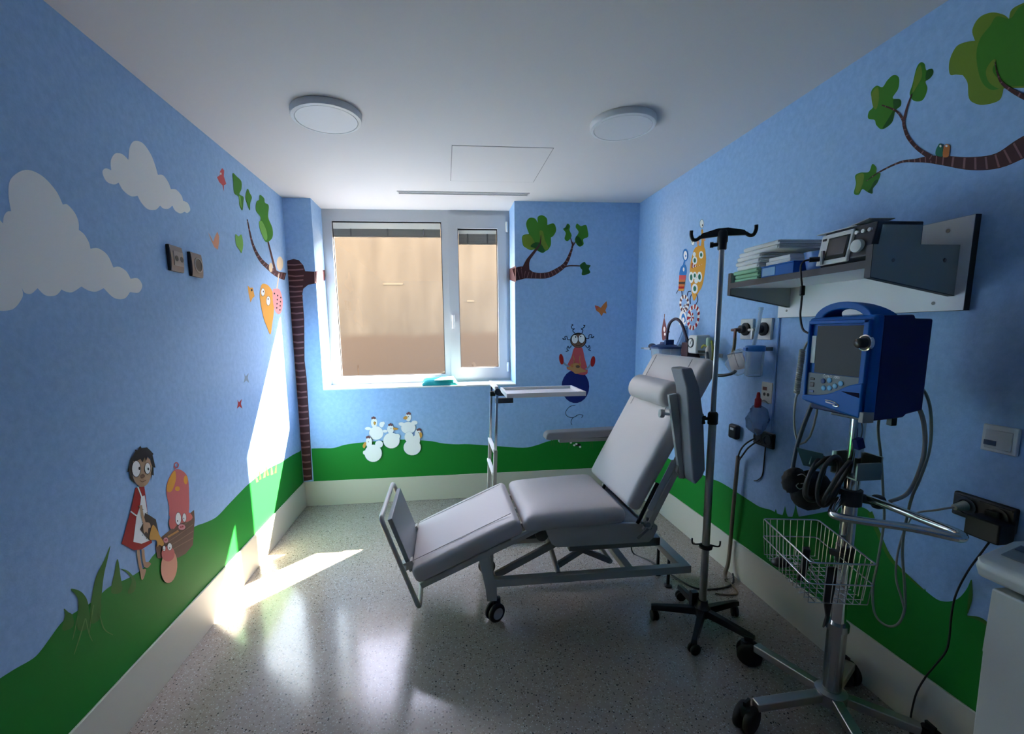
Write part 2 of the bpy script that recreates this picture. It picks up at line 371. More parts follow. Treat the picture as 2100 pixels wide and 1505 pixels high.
# ------------------------------------------------------------------ the painted mural (flat paint on the walls)
PAL = dict(white=(243, 243, 240), green=(12, 128, 40), leaf=(62, 128, 34), leafd=(26, 84, 26), leafy=(112, 140, 44), leafl=(120, 178, 84),
    bark=(74, 42, 44), barkl=(142, 102, 104), blade=(58, 118, 46), bladel=(92, 146, 74), hair=(34, 24, 26), skin=(186, 152, 120), skind=(126, 96, 78), red=(168, 30, 34),
    pupil=(22, 20, 22), jug=(64, 54, 48), gold=(206, 152, 72), pink=(212, 112, 108), peach=(226, 160, 132), orange=(232, 164, 60), wood=(112, 84, 70),
    woodl=(148, 116, 96), navy=(16, 34, 110), coral=(206, 88, 92), tan=(196, 142, 84), cream=(226, 206, 176), teal=(40, 118, 92), blue=(44, 122, 196), bird=(204, 120, 62),
    fin=(112, 72, 76), line=(26, 40, 84), shadow=(128, 150, 176), rose=(224, 150, 152), greenl=(96, 196, 92))
WALLS = {'L': (WL, 0, xl, 1), 'R': (WR, 0, xr, -1), 'B': (WB, 1, D, -1), 'JL': (WB, 0, wl, 1), 'JR': (WB, 0, wr, -1)}
class Mural:
    def __init__(s, wall, org=(0, 0), sc=1.0):
        s.par, s.ax, s.v, s.sg = WALLS[wall]; s.o = org; s.sc = sc; s.g = G(); s.cols = []; s.lay = 1; s.k = 0
    def at(s, org, sc): s.o = org; s.sc = sc; return s
    def px(s, q): return V((s.o[0]+q[0]/s.sc, s.o[1]+q[1]/s.sc, 0))
    def w(s, p, lay): return hit(p.x, p.y, s.ax, s.v+s.sg*.0006*(lay+s.k))
    def mi(s, c):
        s.k = (s.k+.013) % .9
        if c not in s.cols: s.cols.append(c)
        return s.cols.index(c)
    def fill(s, pts, c, smooth=True, k=5, lay=None):
        lay = lay or s.lay; p = [s.px(q) for q in pts]
        if smooth: p = catmull(p, k, True)
        mi = s.mi(c); s.g.poly([s.w(q, lay) for q in p], mi); return s
    def lobes(s, ls, c, lay=None):
        lay = lay or s.lay; out = []
        for l in ls: out += catmull([s.px(q) for q in l], 5)[:-1]
        mi = s.mi(c); s.g.poly([s.w(q, lay) for q in out], mi); return s
    def ell(s, x, y, rx, ry, c, rot=0, n=22, lay=None, ring=0):
        lay = lay or s.lay; a = math.radians(rot); P = []
        def pt(t, k): u, v = rx*k*math.cos(t), ry*k*math.sin(t); return s.w(s.px((x+u*math.cos(a)-v*math.sin(a), y+u*math.sin(a)+v*math.cos(a))), lay)
        if ring:
            for i in range(n):
                t0, t1 = 2*math.pi*i/n, 2*math.pi*(i+1)/n
                cc = c[i % len(c)] if isinstance(c, (list, tuple)) else c
                mi = s.mi(cc); s.g.poly([pt(t0, 1), pt(t1, 1), pt(t1, 1-ring), pt(t0, 1-ring)], mi)
        else:
            mi = s.mi(c); s.g.poly([pt(2*math.pi*i/n, 1) for i in range(n)], mi)
        return s
    def stroke(s, pts, w, c, k=6, stripes=None, lay=None, every=2):
        lay = lay or s.lay; n = len(pts)
        ws = w if isinstance(w, (list, tuple)) else [w]*n
        p = catmull([V((s.px(q).x, s.px(q).y, ws[i]/s.sc)) for i, q in enumerate(pts)], k); m = len(p); L, R = [], []
        for i in range(m):
            t = p[min(i+1, m-1)]-p[max(i-1, 0)]; nn = V((-t.y, t.x, 0))
            nn = nn.normalized() if nn.length > 1e-6 else V((0, 1, 0))
            c0 = V((p[i].x, p[i].y, 0)); h = max(p[i].z, .3)/2
            L.append(c0+nn*h); R.append(c0-nn*h)
        mi = s.mi(c)
        for i in range(m-1): s.g.poly([s.w(L[i], lay), s.w(L[i+1], lay), s.w(R[i+1], lay), s.w(R[i], lay)], mi)
        if stripes:
            ms = s.mi(stripes)
            for i in range(1, m-1, every):
                a, b, d, e = L[i], L[i].lerp(L[i+1], .38), R[i].lerp(R[i+1], .38), R[i]
                s.g.poly([s.w(q, lay+1) for q in (a.lerp(e, .06), b.lerp(d, .06), d.lerp(b, .06), e.lerp(a, .06))], ms)
        return s
    def eye(s, x, y, rx, ry, px_, py_, r=.22, lay=None):
        lay = lay or s.lay
        s.ell(x, y, rx*1.12, ry*1.07, 'pupil', lay=lay).ell(x, y, rx, ry, 'white', lay=lay+1).ell(px_, py_, rx*r, ry*r, 'pupil', lay=lay+2)
        return s
    def done(s, name, label=None):
        o = obj(name, s.g, [M('paint_'+c, PAL[c], .65, spec=.3) for c in s.cols], s.par, label=label, flat=True, recalc=False)
        return o
# --- left wall
m = Mural('L', (0, 260), 3.762)
m.lobes([[(85, 650), (65, 520), (85, 400), (195, 332), (320, 375), (430, 490), (485, 600)], [(485, 600), (520, 600), (575, 660), (605, 730), (608, 795)],
  [(608, 795), (650, 830), (685, 890), (698, 940)], [(698, 940), (760, 938), (830, 990), (875, 1085)], [(875, 1085), (920, 1080), (975, 1115), (1008, 1172)],
  [(1008, 1172), (1065, 1170), (1098, 1225), (1070, 1278), (1003, 1275)], [(1003, 1275), (960, 1325), (880, 1320), (800, 1245)], [(800, 1245), (740, 1272), (680, 1262), (628, 1232)],
  [(628, 1232), (560, 1275), (510, 1272), (475, 1255)], [(475, 1255), (430, 1300), (350, 1300), (290, 1245)], [(290, 1245), (240, 1288), (190, 1280), (168, 1240)],
  [(168, 1240), (175, 1310), (110, 1400), (20, 1420), (-70, 1405)], [(-70, 1405), (-200, 1390), (-330, 1250), (-320, 1000), (-200, 800)], [(-200, 800), (-100, 720), (-30, 700), (22, 745)],
  [(22, 745), (30, 690), (55, 655), (85, 650)]], 'white').done('painted_cloud', 'large white painted cloud')
m = Mural('L', (0, 260), 3.762)
m.lobes([[(990, 255), (1000, 160), (1035, 110), (1100, 125), (1160, 205), (1195, 290), (1218, 370)], [(1218, 370), (1260, 375), (1300, 430), (1318, 480)], [(1318, 480), (1360, 485), (1400, 530), (1412, 570)],
  [(1412, 570), (1450, 590), (1468, 640), (1445, 665), (1425, 655)], [(1425, 655), (1390, 668), (1350, 645), (1330, 608)], [(1330, 608), (1300, 632), (1260, 630), (1235, 608)],
  [(1235, 608), (1200, 640), (1140, 635), (1090, 585), (1062, 532)], [(1062, 532), (1010, 535), (950, 490), (915, 430)], [(915, 430), (880, 445), (820, 420), (790, 350), (815, 320), (858, 335)],
  [(858, 335), (855, 260), (890, 205), (945, 212), (990, 255)]], 'white').done('painted_cloud', 'small white painted cloud')
m = Mural('L')
top = [(0, 1391), (30, 1372), (68, 1350), (86, 1331), (105, 1305), (130, 1273), (163, 1250), (189, 1234), (225, 1203), (266, 1184), (296, 1163), (319, 1134), (360, 1106), (399, 1080), (420, 1072), (444, 1060), (470, 1033), (493, 1009), (508, 994), (528, 977), (552, 960), (578, 947), (600, 933), (614, 926)]
p = [m.w(q, 1) for q in catmull([V((a, b, 0)) for a, b in top], 4)]
X0 = xl+.0006
p = [V((X0, .35, .72)), V((X0, .8, .66))]+p+[V((X0, D-.012, p[-1].z)), V((X0, D-.012, BH-.005)), V((X0, .35, BH-.005))]
m.g.poly(p, m.mi('green')); m.done('painted_hill', 'green painted hill')
m = Mural('L'); m.lay = 2
for q, c in (([(226, 1119), (213, 1150), (198, 1180), (190, 1215), (184, 1275), (205, 1268), (208, 1225), (213, 1180), (221, 1145)], 'blade'),
    ([(145, 1208), (157, 1222), (161, 1240), (159, 1290), (182, 1285), (181, 1240), (173, 1220), (160, 1210)], 'blade'),
    ([(131, 1248), (133, 1262), (128, 1292), (150, 1285), (149, 1262), (140, 1255)], 'blade'), ([(241, 1146), (234, 1178), (228, 1215), (250, 1212), (247, 1180)], 'blade'),
    ([(248, 1166), (262, 1176), (270, 1192), (262, 1216), (276, 1212), (278, 1190), (264, 1172)], 'blade')): m.fill(q, c, lay=2)
for q in ([(175, 1268), (164, 1305), (152, 1342)], [(176, 1268), (183, 1300), (190, 1315)], [(205, 1262), (214, 1290), (232, 1302)], [(192, 1240), (186, 1275), (183, 1300)], [(160, 1262), (154, 1290), (149, 1312)]):
    m.stroke(q, [2, 2.5, 1], 'bladel', lay=3)
m.done('painted_grass', 'painted grass blades')
m = Mural('L', (200, 880), 4.425); m.lay = 4
for q in ([(370, 1095), (378, 1180), (400, 1300)], [(412, 1090), (418, 1170), (435, 1245)]): m.stroke(q, 26, 'skin', lay=4)
m.fill([(385, 1265), (415, 1270), (440, 1275), (420, 1350), (400, 1365), (390, 1320)], 'skin', lay=4).fill([(425, 1215), (460, 1205), (485, 1222), (455, 1258), (430, 1250)], 'skin', lay=4)
m.fill([(345, 530), (425, 520), (442, 650), (468, 880), (495, 1030), (400, 1092), (330, 1098), (218, 1040), (262, 880), (300, 740), (326, 620)], 'red', False, lay=4)
m.fill([(395, 612), (428, 600), (452, 760), (474, 1010), (400, 1040), (325, 1022), (352, 800), (386, 700)], 'white', False, lay=5)
m.stroke([(366, 525), (385, 570), (402, 618)], 12, 'white', lay=5).stroke([(300, 745), (330, 768), (356, 786)], 13, 'white', lay=6)
for i in range(11): m.ell(375+(i*37) % 75, 700+i*29, 4.5, 4.5, 'teal', lay=6, n=8)
m.fill([(430, 760), (470, 780), (530, 820), (560, 960), (470, 1010), (385, 910), (415, 850)], 'jug', False, lay=6)
m.fill([(505, 868), (545, 920), (565, 965), (602, 1030), (590, 1060), (560, 1050), (545, 1068), (535, 1010), (475, 1000), (480, 930)], 'gold', lay=7)
m.stroke([(392, 690), (405, 770), (428, 860)], 24, 'skin', lay=7).fill([(420, 850), (470, 850), (482, 890), (462, 900), (455, 945), (440, 930), (425, 945), (415, 900)], 'skin', lay=8)
m.fill([(320, 300), (360, 240), (440, 245), (485, 290), (498, 350), (485, 430), (450, 500), (395, 525), (348, 490), (322, 420)], 'skin', lay=5)
m.fill([(270, 390), (290, 330), (300, 270), (345, 200), (338, 185), (362, 190), (388, 150), (400, 172), (450, 165), (482, 195), (508, 225), (500, 235), (526, 350), (508, 345), (510, 420), (495, 415), (482, 480), (488, 400), (498, 340), (482, 300), (478, 260), (455, 250), (440, 290), (428, 255), (408, 300), (390, 270), (350, 290), (322, 290), (318, 360), (320, 430), (345, 500), (312, 462), (296, 440), (290, 380)], 'hair', False, lay=6)
m.eye(352, 360, 38, 72, 380, 356, lay=7).eye(455, 356, 25, 50, 462, 360, lay=7)
m.ell(410, 425, 20, 17, 'skind', lay=8).stroke([(385, 465), (408, 478), (440, 462)], 6, 'skind', lay=8)
m.done('painted_girl', 'painted girl in a red dress with a white apron pouring from a jug')
m = Mural('L', (200, 880), 4.425)
m.fill([(700, 368), (760, 372), (815, 430), (830, 560), (826, 760), (760, 800), (660, 800), (650, 700), (628, 600), (626, 520), (650, 440)], 'pink', lay=2)
m.fill([(700, 378), (660, 430), (634, 500), (632, 562), (672, 562), (706, 480), (712, 420)], 'orange', lay=3).ell(725, 540, 22, 22, 'orange', lay=3).ell(800, 460, 18, 40, 'orange', lay=3)
m.stroke([(690, 340), (720, 350), (735, 325), (718, 303), (700, 318), (706, 362)], 9, 'coral', lay=3)
m.fill([(660, 900), (650, 830), (680, 770), (750, 735), (830, 755), (870, 800), (840, 850), (760, 900), (700, 920)], 'pink', lay=4)
m.fill([(582, 978), (700, 880), (876, 732), (882, 820), (866, 1050), (800, 1130), (735, 1165), (545, 1172), (528, 1060)], 'wood', False, lay=4)
for i in range(4): m.stroke([(600+i*8, 1000+i*42), (720, 920+i*50), (868, 800+i*62)], 5, 'woodl', lay=5)
m.fill([(655, 880), (652, 820), (690, 765), (760, 735), (830, 755), (862, 795), (838, 830), (770, 850), (720, 872), (690, 905)], 'pink', lay=5)
m.eye(733, 812, 25, 56, 726, 832, .16, 6).eye(788, 802, 17, 38, 783, 810, .2, 6).ell(765, 888, 32, 26, 'rose', lay=6).ell(757, 888, 6, 9, 'red', lay=7).ell(774, 884, 6, 9, 'red', lay=7)
m.stroke([(640, 978), (690, 948), (735, 922)], 17, 'tan', lay=6)
m.ell(650, 1245, 74, 152, 'peach', 4, lay=6).ell(640, 1130, 60, 70, 'pink', lay=7).eye(655, 1066, 20, 32, 655, 1078, .2, 8).eye(604, 1082, 13, 24, 602, 1090, .2, 8).ell(620, 1008, 22, 25, 'rose', lay=8).ell(614, 1006, 5, 8, 'red', lay=9).ell(627, 1004, 5, 8, 'red', lay=9)
m.done('painted_pigs', 'painted pink pigs in a brown wooden trough')
o = (420, 320); k = 3.583
Mural('L', o, k).fill([(128, 88), (142, 105), (140, 150), (158, 205), (140, 215), (140, 262), (130, 215), (105, 190), (90, 155), (110, 140), (112, 112)], 'coral', False).ell(118, 130, 5, 10, 'white', lay=2).done('painted_bird', 'small red painted bird')
Mural('L', o, k).fill([(25, 560), (40, 585), (62, 630), (75, 590), (92, 555), (106, 590), (104, 640), (96, 688), (70, 670), (50, 625)], 'peach', False).done('painted_bird', 'pale orange painted bird')
Mural('L', o, k).fill([(315, 950), (332, 968), (352, 966), (366, 1030), (350, 1045), (336, 1076), (322, 1010)], 'orange', False).ell(345, 985, 6, 9, 'pupil', lay=2).done('painted_bird', 'small orange painted bird')
m = Mural('L', o, k)
m.stroke([(592, 885), (530, 865), (470, 820), (405, 755), (350, 640), (312, 465)], [55, 42, 34, 26, 16, 8], 'bark', stripes='barkl', every=2)
m.stroke([(522, 860), (495, 750), (460, 610)], [18, 14, 10], 'bark', lay=2)
L1 = [(205, 125), (235, 150), (268, 185), (270, 240), (255, 280), (284, 300), (284, 340), (276, 400), (255, 360), (250, 300), (215, 270), (210, 190)]
L2 = [(314, 240), (330, 270), (346, 305), (334, 345), (332, 400), (312, 355), (298, 300)]
L3 = [(405, 285), (436, 310), (442, 342), (470, 365), (466, 450), (497, 530), (496, 600), (452, 632), (420, 580), (400, 510), (410, 450), (376, 400), (380, 335), (400, 322)]
L4 = [(225, 575), (248, 590), (270, 578), (282, 650), (270, 712), (255, 690), (230, 650)]
for q, c in ((L1, 'leaf'), (L2, 'leaf'), (L3, 'leaf'), (L4, 'leafl')): m.fill(q, c, lay=3)
m.fill([(398, 490), (420, 480), (450, 540), (460, 600), (446, 620), (420, 575)], 'leafl', lay=4).fill([(250, 300), (262, 300), (272, 380), (258, 350)], 'leafl', lay=4)
m.done('painted_branch', 'painted branch with green leaves')
m = Mural('L', o, k)
m.stroke([(545, 860), (538, 920), (525, 1000)], 8, 'cream', lay=2).ell(552, 790, 24, 52, 'cream', lay=2).ell(485, 818, 14, 34, 'cream', lay=3)
m.fill([(415, 950), (445, 940), (475, 960), (500, 1010), (508, 1130), (495, 1240), (482, 1310), (455, 1250), (430, 1180), (405, 1040)], 'orange', lay=3)
m.fill([(498, 990), (525, 975), (552, 985), (572, 1060), (566, 1135), (540, 1162), (508, 1112)], 'rose', lay=4)
for i in range(9): m.ell(512+(i*23) % 48, 1010+i*15, 5, 7, 'hair', lay=5, n=8)
m.eye(427, 1000, 13, 28, 430, 995, .25, 5).eye(467, 1064, 14, 33, 465, 1050, .25, 5)
m.done('painted_figure', 'orange and pink painted figure hanging from the branch')
for x, y, c in ((505, 775, 'shadow'), (491, 828, 'red'), (535, 888, 'rose')):
    Mural('L').fill([(x-4, y-9), (x-1, y-3), (x+5, y-10), (x+3, y), (x+6, y+10), (x, y+5), (x-5, y+10), (x-3, y)], c, False).done('painted_butterfly', {'shadow': 'grey painted butterfly', 'red': 'red painted butterfly', 'rose': 'pink painted butterfly'}[c])
m = Mural('L'); m.lay = 2
for i, (a, b) in enumerate(((526, 975), (532, 970), (540, 966), (548, 962), (556, 960), (563, 957))):
    m.fill([(a, b+14), (a-4+i % 3*4, b-10), (a+4, b+12)], 'leafy' if i % 2 else 'orange', False, lay=2+i % 2)
m.done('painted_grass', 'yellow painted grass tuft')
# --- back wall, left strip: trunk
m = Mural('B')
left = [(584, 575), (585, 548), (588, 536)]; topp = [(600, 531), (612, 533), (621, 543), (626, 556)]
m.fill([(583, 560), (585, 545), (590, 534), (602, 531), (613, 533.5), (622, 544), (626, 556), (648, 557), (649, 581), (632, 584), (622, 592), (620, 604), (622, 630), (624, 655), (624.6, 739), (629, 776), (635.7, 883), (640.5, 983.5), (620, 987), (612, 929), (608, 860), (601, 760), (598.6, 738), (590, 621)], 'bark', False)
y = 541; i = 0
LE = ((541, 587), (621, 590), (738, 598.6), (860, 608), (929, 612), (986, 619)); RE = ((541, 621), (556, 625), (592, 622), (655, 624), (739, 624.6), (776, 629), (883, 635.7), (983, 640))
def itp(t, y):
    for (a, b), (c, d) in zip(t, t[1:]):
        if y <= c: return b+(d-b)*max(0, (y-a))/(c-a)
    return t[-1][1]
while y < 980:
    a, b = itp(LE, y)+2, itp(RE, y)-1.5; h = 4.2 if y < 640 else 4.8
    dy = random.uniform(-2, 2)
    m.fill([(a, y), ((a+b)/2, y+1.5+dy), (b, y+dy), (b, y+h*.7+dy), ((a+b)/2, y+h+dy), (a, y+h*.8)], 'barkl', False, lay=2); y += 11 if y < 640 else 14.5
m.done('painted_trunk', 'brown painted tree trunk with pale stripes')
m = Mural('JL'); m.fill([(645, 556.5), (668, 553), (667, 575), (645, 581)], 'bark', False)
for x in (649, 655, 661): m.fill([(x, 556.5), (x+2.4, 556.3), (x+2.8, 579), (x+.6, 579.5)], 'barkl', False, lay=2)
m.done('painted_branch', 'painted branch crossing the window recess side')
m = Mural('JR'); m.fill([(1043, 552), (1058, 545), (1058, 579), (1043, 573)], 'bark', False); m.done('painted_branch', 'painted branch crossing the window recess side')
# --- back wall, right of the window
o = (1040, 430); k = 3.343
m = Mural('B', o, k)
m.stroke([(48, 447), (110, 432), (180, 450), (270, 450), (340, 420), (400, 370), (440, 280), (452, 220)], [84, 86, 44, 40, 36, 26, 15, 9], 'bark', stripes='barkl', every=2)
m.stroke([(125, 420), (142, 350), (185, 290), (225, 235), (232, 180)], [60, 26, 18, 12, 5], 'bark', lay=2).stroke([(385, 395), (430, 384), (512, 386)], [12, 9, 8], 'bark', lay=2)
m.stroke([(450, 245), (442, 220), (434, 190)], [9, 8, 6], 'bark', lay=2).stroke([(450, 250), (462, 230), (478, 205)], [9, 8, 6], 'bark', lay=2)
m.lobes([[(150, 165), (130, 100), (150, 58), (190, 60), (210, 90)], [(210, 90), (210, 50), (240, 38), (272, 60), (275, 105)], [(275, 105), (320, 95), (336, 140), (318, 178), (300, 190)], [(300, 190), (300, 240), (280, 275), (268, 280)], [(268, 280), (245, 296), (215, 285), (190, 265)],
  [(190, 265), (165, 278), (130, 262), (108, 240), (105, 180), (150, 165)]], 'leaf', lay=1)
m.fill([(108, 185), (150, 170), (185, 215), (200, 262), (165, 275), (130, 262), (112, 240)], 'leafy', lay=3).fill([(222, 150), (245, 150), (260, 210), (282, 260), (262, 275), (235, 235)], 'leafy', lay=3).fill([(160, 250), (190, 225), (230, 232), (258, 285), (225, 290), (190, 265)], 'leafd', lay=4)
m.stroke([(185, 290), (225, 235), (232, 175)], [18, 10, 4], 'bark', lay=5)
for q, c in (([(415, 95), (432, 112), (428, 140), (442, 180), (416, 215), (394, 200), (402, 160), (384, 132), (400, 120)], 'leaf'), ([(480, 95), (505, 112), (540, 105), (552, 140), (555, 185), (522, 202), (524, 238), (492, 252), (464, 205), (490, 155), (470, 120)], 'leaf'), ([(500, 378), (530, 358), (545, 376), (572, 382), (560, 405), (570, 430), (540, 446), (512, 446), (515, 415), (504, 400)], 'leafd')): m.fill(q, c, lay=3)
m.fill([(475, 180), (500, 195), (518, 235), (492, 248), (470, 210)], 'leafd', lay=4).fill([(415, 100), (425, 118), (412, 135), (395, 130)], 'leafd', lay=4)
m.done('painted_branch', 'painted branch with clustered green leaves right of the window')
Mural('B', o, k).fill([(600, 655), (622, 660), (642, 672), (658, 650), (682, 626), (686, 660), (674, 690), (682, 712), (660, 706), (648, 730), (632, 706), (610, 690)], 'bird', False).fill([(602, 660), (625, 668), (615, 685)], 'coral', False, lay=2).done('painted_bird', 'orange painted bird right of the window')
m = Mural('B', o, k)
m.ell(468, 1212, 95, 114, 'navy', lay=1)
m.fill([(462, 945), (512, 945), (530, 1010), (552, 1118), (500, 1130), (440, 1105), (408, 1082), (440, 1010)], 'coral', lay=2)
m.stroke([(430, 1080), (398, 1060), (380, 1040)], 12, 'shadow', lay=2).stroke([(540, 1095), (562, 1075), (580, 1050)], 12, 'shadow', lay=2)
m.ell(372, 1025, 15, 37, 'red', -8, lay=3).ell(588, 1040, 16, 37, 'red', 8, lay=3)
m.fill([(445, 1065), (470, 1050), (500, 1062), (508, 1085), (545, 1108), (500, 1118), (470, 1125), (440, 1100), (412, 1085)], 'tan', lay=4).ell(485, 1075, 14, 10, 'wood', lay=5).ell(446, 1068, 11, 13, 'bird', lay=5).ell(500, 1060, 9, 11, 'bird', lay=5)
m.stroke([(452, 1000), (460, 1030), (452, 1070)], 5, 'tan', lay=5).stroke([(500, 1000), (498, 1030), (504, 1060)], 5, 'tan', lay=5)
m.ell(488, 895, 56, 52, 'hair', lay=3).ell(488, 900, 48, 45, 'skind', lay=4).eye(464, 888, 21, 29, 470, 872, .2, 5).eye(511, 884, 21, 29, 505, 868, .2, 5).stroke([(470, 925), (490, 932), (512, 922)], 3, 'hair', lay=6)
for q in ([(468, 850), (450, 830), (462, 815), (448, 818), (440, 800), (452, 790), (442, 785)], [(512, 850), (520, 825), (508, 818), (522, 810), (532, 800), (524, 792), (536, 795)], [(440, 890), (415, 890), (410, 870), (395, 872), (400, 890), (380, 882), (390, 892)],
    [(540, 882), (560, 882), (562, 860), (580, 858), (575, 878), (596, 868), (585, 880)], [(442, 930), (425, 950), (418, 935), (410, 955), (420, 965), (402, 972)], [(536, 930), (555, 948), (562, 930), (568, 950), (558, 960), (574, 966)]): m.stroke(q, 5.5, 'line', k=4, lay=3)
m.stroke([(468, 1340), (430, 1350), (402, 1385), (412, 1415), (450, 1425), (490, 1405), (520, 1410), (510, 1425)], 4, 'line', lay=1).stroke([(480, 1412), (450, 1428), (438, 1455), (445, 1475)], 4, 'line', lay=2)
m.done('painted_girl', 'painted girl with curly hair riding a dark blue balloon')
m = Mural('B')
top = [(638.5, 919.5), (660, 919), (684, 918.5), (707, 912), (735, 908), (780, 904), (819, 901.5), (845, 902), (879, 904), (893, 906), (908, 909), (935, 911), (961, 910.7), (1020, 914.7), (1073, 918), (1100, 913), (1124, 905), (1160, 898), (1210, 893), (1260, 892), (1300, 893)]
p = [m.w(q, 1) for q in catmull([V((a, b, 0)) for a, b in top], 4)]; Y0 = D-.0006
p = p+[V((xr-.012, Y0, p[-1].z)), V((xr-.012, Y0, BH-.005)), V((p[0].x+.0, Y0, BH-.005))]
m.g.poly(p, m.mi('green')); m.done('painted_hill', 'green painted hill')
m = Mural('B', (960, 760), 5.789); m.lay = 2
for x, y, dx in ((985, 800, 10), (1020, 800, -8), (1060, 790, 20), (1100, 800, -12), (1150, 800, 10), (1190, 840, 18), (1210, 800, -10), (1250, 810, 8), (1290, 800, 14), (1450, 820, 16), (1480, 830, -8)):
    m.fill([(x-14, y+90), (x+dx-4, y-30), (x+16, y+95)], 'green', False, lay=2); m.stroke([(x, y+90), (x+dx/2, y+40), (x+dx, y)], 6, 'blade', lay=3)
for x, y in ((1220, 855), (1260, 885), (1285, 870), (1330, 905)): m.ell(x, y, 14, 12, 'white', lay=4)
m.ell(1300, 880, 40, 16, 'hair', lay=3)
m.done('painted_grass', 'painted grass tufts below the window')
def hen(parts, comb, beak, eye, lb):
    m = Mural('B', (700, 780), 3.75)
    for x, y, rx, ry in parts: m.ell(x, y, rx*1.03, ry*1.03, 'shadow', lay=HL[0]).ell(x, y, rx, ry, 'white', lay=HL[0]+1)
    x, y = comb; m.ell(x-8, y, 8, 9, 'fin', lay=HL[0]+1).ell(x+2, y-4, 8, 10, 'fin', lay=HL[0]+1).ell(x+11, y, 8, 9, 'fin', lay=HL[0]+1)
    m.fill(beak, 'gold', lay=HL[0]+2).ell(eye[0], eye[1], 3, 4, 'pupil', lay=HL[0]+2)
    m.done('painted_hen', lb); HL[0] += 4
HL = [2]
hen([(268, 405, 55, 52), (252, 325, 24, 38), (205, 370, 24, 12), (310, 340, 18, 22), (322, 330, 12, 14)], (246, 290), [(246, 325), (256, 315), (266, 328), (256, 345)], (262, 322), 'white painted hen with raised wings, upper left of the flock')
hen([(515, 365, 56, 46), (515, 282, 22, 34), (462, 335, 22, 14), (562, 325, 24, 16)], (516, 256), [(508, 278), (490, 275), (475, 292), (495, 302), (508, 292)], (515, 278), 'white painted hen standing on another hen')
hen([(385, 462, 63, 60), (378, 375, 26, 34), (430, 430, 22, 20), (336, 390, 18, 12)], (376, 342), [(398, 362), (425, 365), (438, 374), (415, 382), (400, 378)], (382, 368), 'white painted hen in the middle of the flock')
hen([(545, 515, 66, 60), (520, 435, 34, 40), (590, 415, 25, 40), (575, 460, 30, 40)], (596, 380), [(600, 405), (615, 400), (622, 425), (608, 445)], (594, 402), 'white painted hen at the right of the flock')
hen([(245, 560, 66, 66), (212, 475, 24, 42), (290, 490, 30, 28), (180, 555, 14, 16)], (205, 438), [(190, 475), (176, 480), (164, 505), (176, 522), (190, 495)], (208, 472), 'white painted hen lowest in the flock')
# --- right wall
m = Mural('R')
top = [(1303, 880), (1330, 915), (1380, 945), (1420, 962), (1440, 973), (1460, 982), (1478, 989), (1507, 1006.7), (1539, 1027.6), (1559, 1039.6), (1581, 1045.6), (1597, 1054), (1628, 1060), (1680, 1052), (1721, 1043), (1750, 1038), (1768, 1040), (1784, 1050), (1797, 1076), (1809, 1114), (1826, 1142), (1844, 1164), (1870, 1188), (1894, 1208), (1920, 1228), (1935, 1233), (1949, 1233), (1962, 1229), (1973, 1220), (1984, 1205), (1992, 1188), (1994, 1205), (1991, 1230), (1984, 1262), (2014, 1269), (2030, 1282), (2043, 1296), (2060, 1299), (2100, 1303), (2200, 1330)]
p = [m.w(q, 1) for q in catmull([V((a, b, 0)) for a, b in top], 4)]; X0 = xr-.0006
p = [V((X0, D-.002, p[0].z+.02))]+p+[V((X0, .4, .5)), V((X0, .4, BH-.005)), V((X0, D-.002, BH-.005))]
m.g.poly(p, m.mi('green')); m.done('painted_hill', 'green painted hill')
m = Mural('R')
for x, y, b in ((1609, 1037, 1068), (1631, 1033, 1068), (1590, 1043, 1066), (1722, 1038, 1062), (1896, 1206, 1225)): m.fill([(x-9, b), (x-3, (y+b)/2), (x+1, y), (x+4, (y+b)/2), (x+10, b)], 'green', False, lay=2)
m.stroke([(1784, 1050), (1800, 1090), (1830, 1150), (1894, 1210)], [10, 9, 7, 3], 'leaf', lay=3).stroke([(1992, 1190), (1990, 1225), (1984, 1258)], [2, 9, 2], 'blade', lay=3).stroke([(1984, 1263), (2014, 1272), (2043, 1298)], [2, 8, 2], 'blade', lay=3)
m.done('painted_grass', 'painted grass tufts on the right wall')
o = (1740, 0); k = 3.583
m = Mural('R', o, k)
m.stroke([(1600, 960), (1500, 985), (1290, 1082), (1100, 1180), (900, 1202), (700, 1180), (590, 1172), (490, 1180), (380, 1192), (230, 1262), (128, 1332)], [180, 168, 150, 112, 96, 72, 52, 26, 16, 11, 7], 'bark', k=5, stripes='barkl', every=2)
m.stroke([(620, 1165), (510, 1092), (440, 1010), (410, 930), (400, 880), (350, 815), (245, 772)], [40, 30, 28, 24, 22, 16, 9], 'bark', stripes='barkl', every=3, lay=3).stroke([(405, 890), (430, 790), (466, 690)], [20, 14, 8], 'bark', lay=4)
m.done('painted_branch', 'thick brown painted branch with pale stripes, upper right')
m = Mural('R', o, k)
m.lobes([[(930, 300), (910, 220), (960, 130), (1050, 92), (1140, 108), (1180, 140)], [(1180, 140), (1200, 70), (1290, 20), (1420, -20), (1500, 0)], [(1500, 0), (1540, 300), (1500, 640)], [(1500, 640), (1300, 645), (1140, 650)], [(1140, 650), (1110, 735), (1000, 770), (930, 760), (885, 720), (875, 610), (840, 552)],
  [(840, 552), (790, 548), (745, 545), (742, 450), (790, 345), (860, 310), (930, 300)]], 'leafy', lay=1)
m.fill([(1040, 190), (1090, 120), (1190, 135), (1260, 50), (1400, 0), (1510, 30), (1510, 620), (1300, 630), (1150, 640), (1050, 660), (975, 590), (940, 420), (965, 290)], 'leaf', lay=2)
m.fill([(1085, 440), (1060, 520), (1110, 590), (1150, 640), (1100, 650), (1030, 600), (1010, 520), (1050, 450)], 'leafy', lay=3)
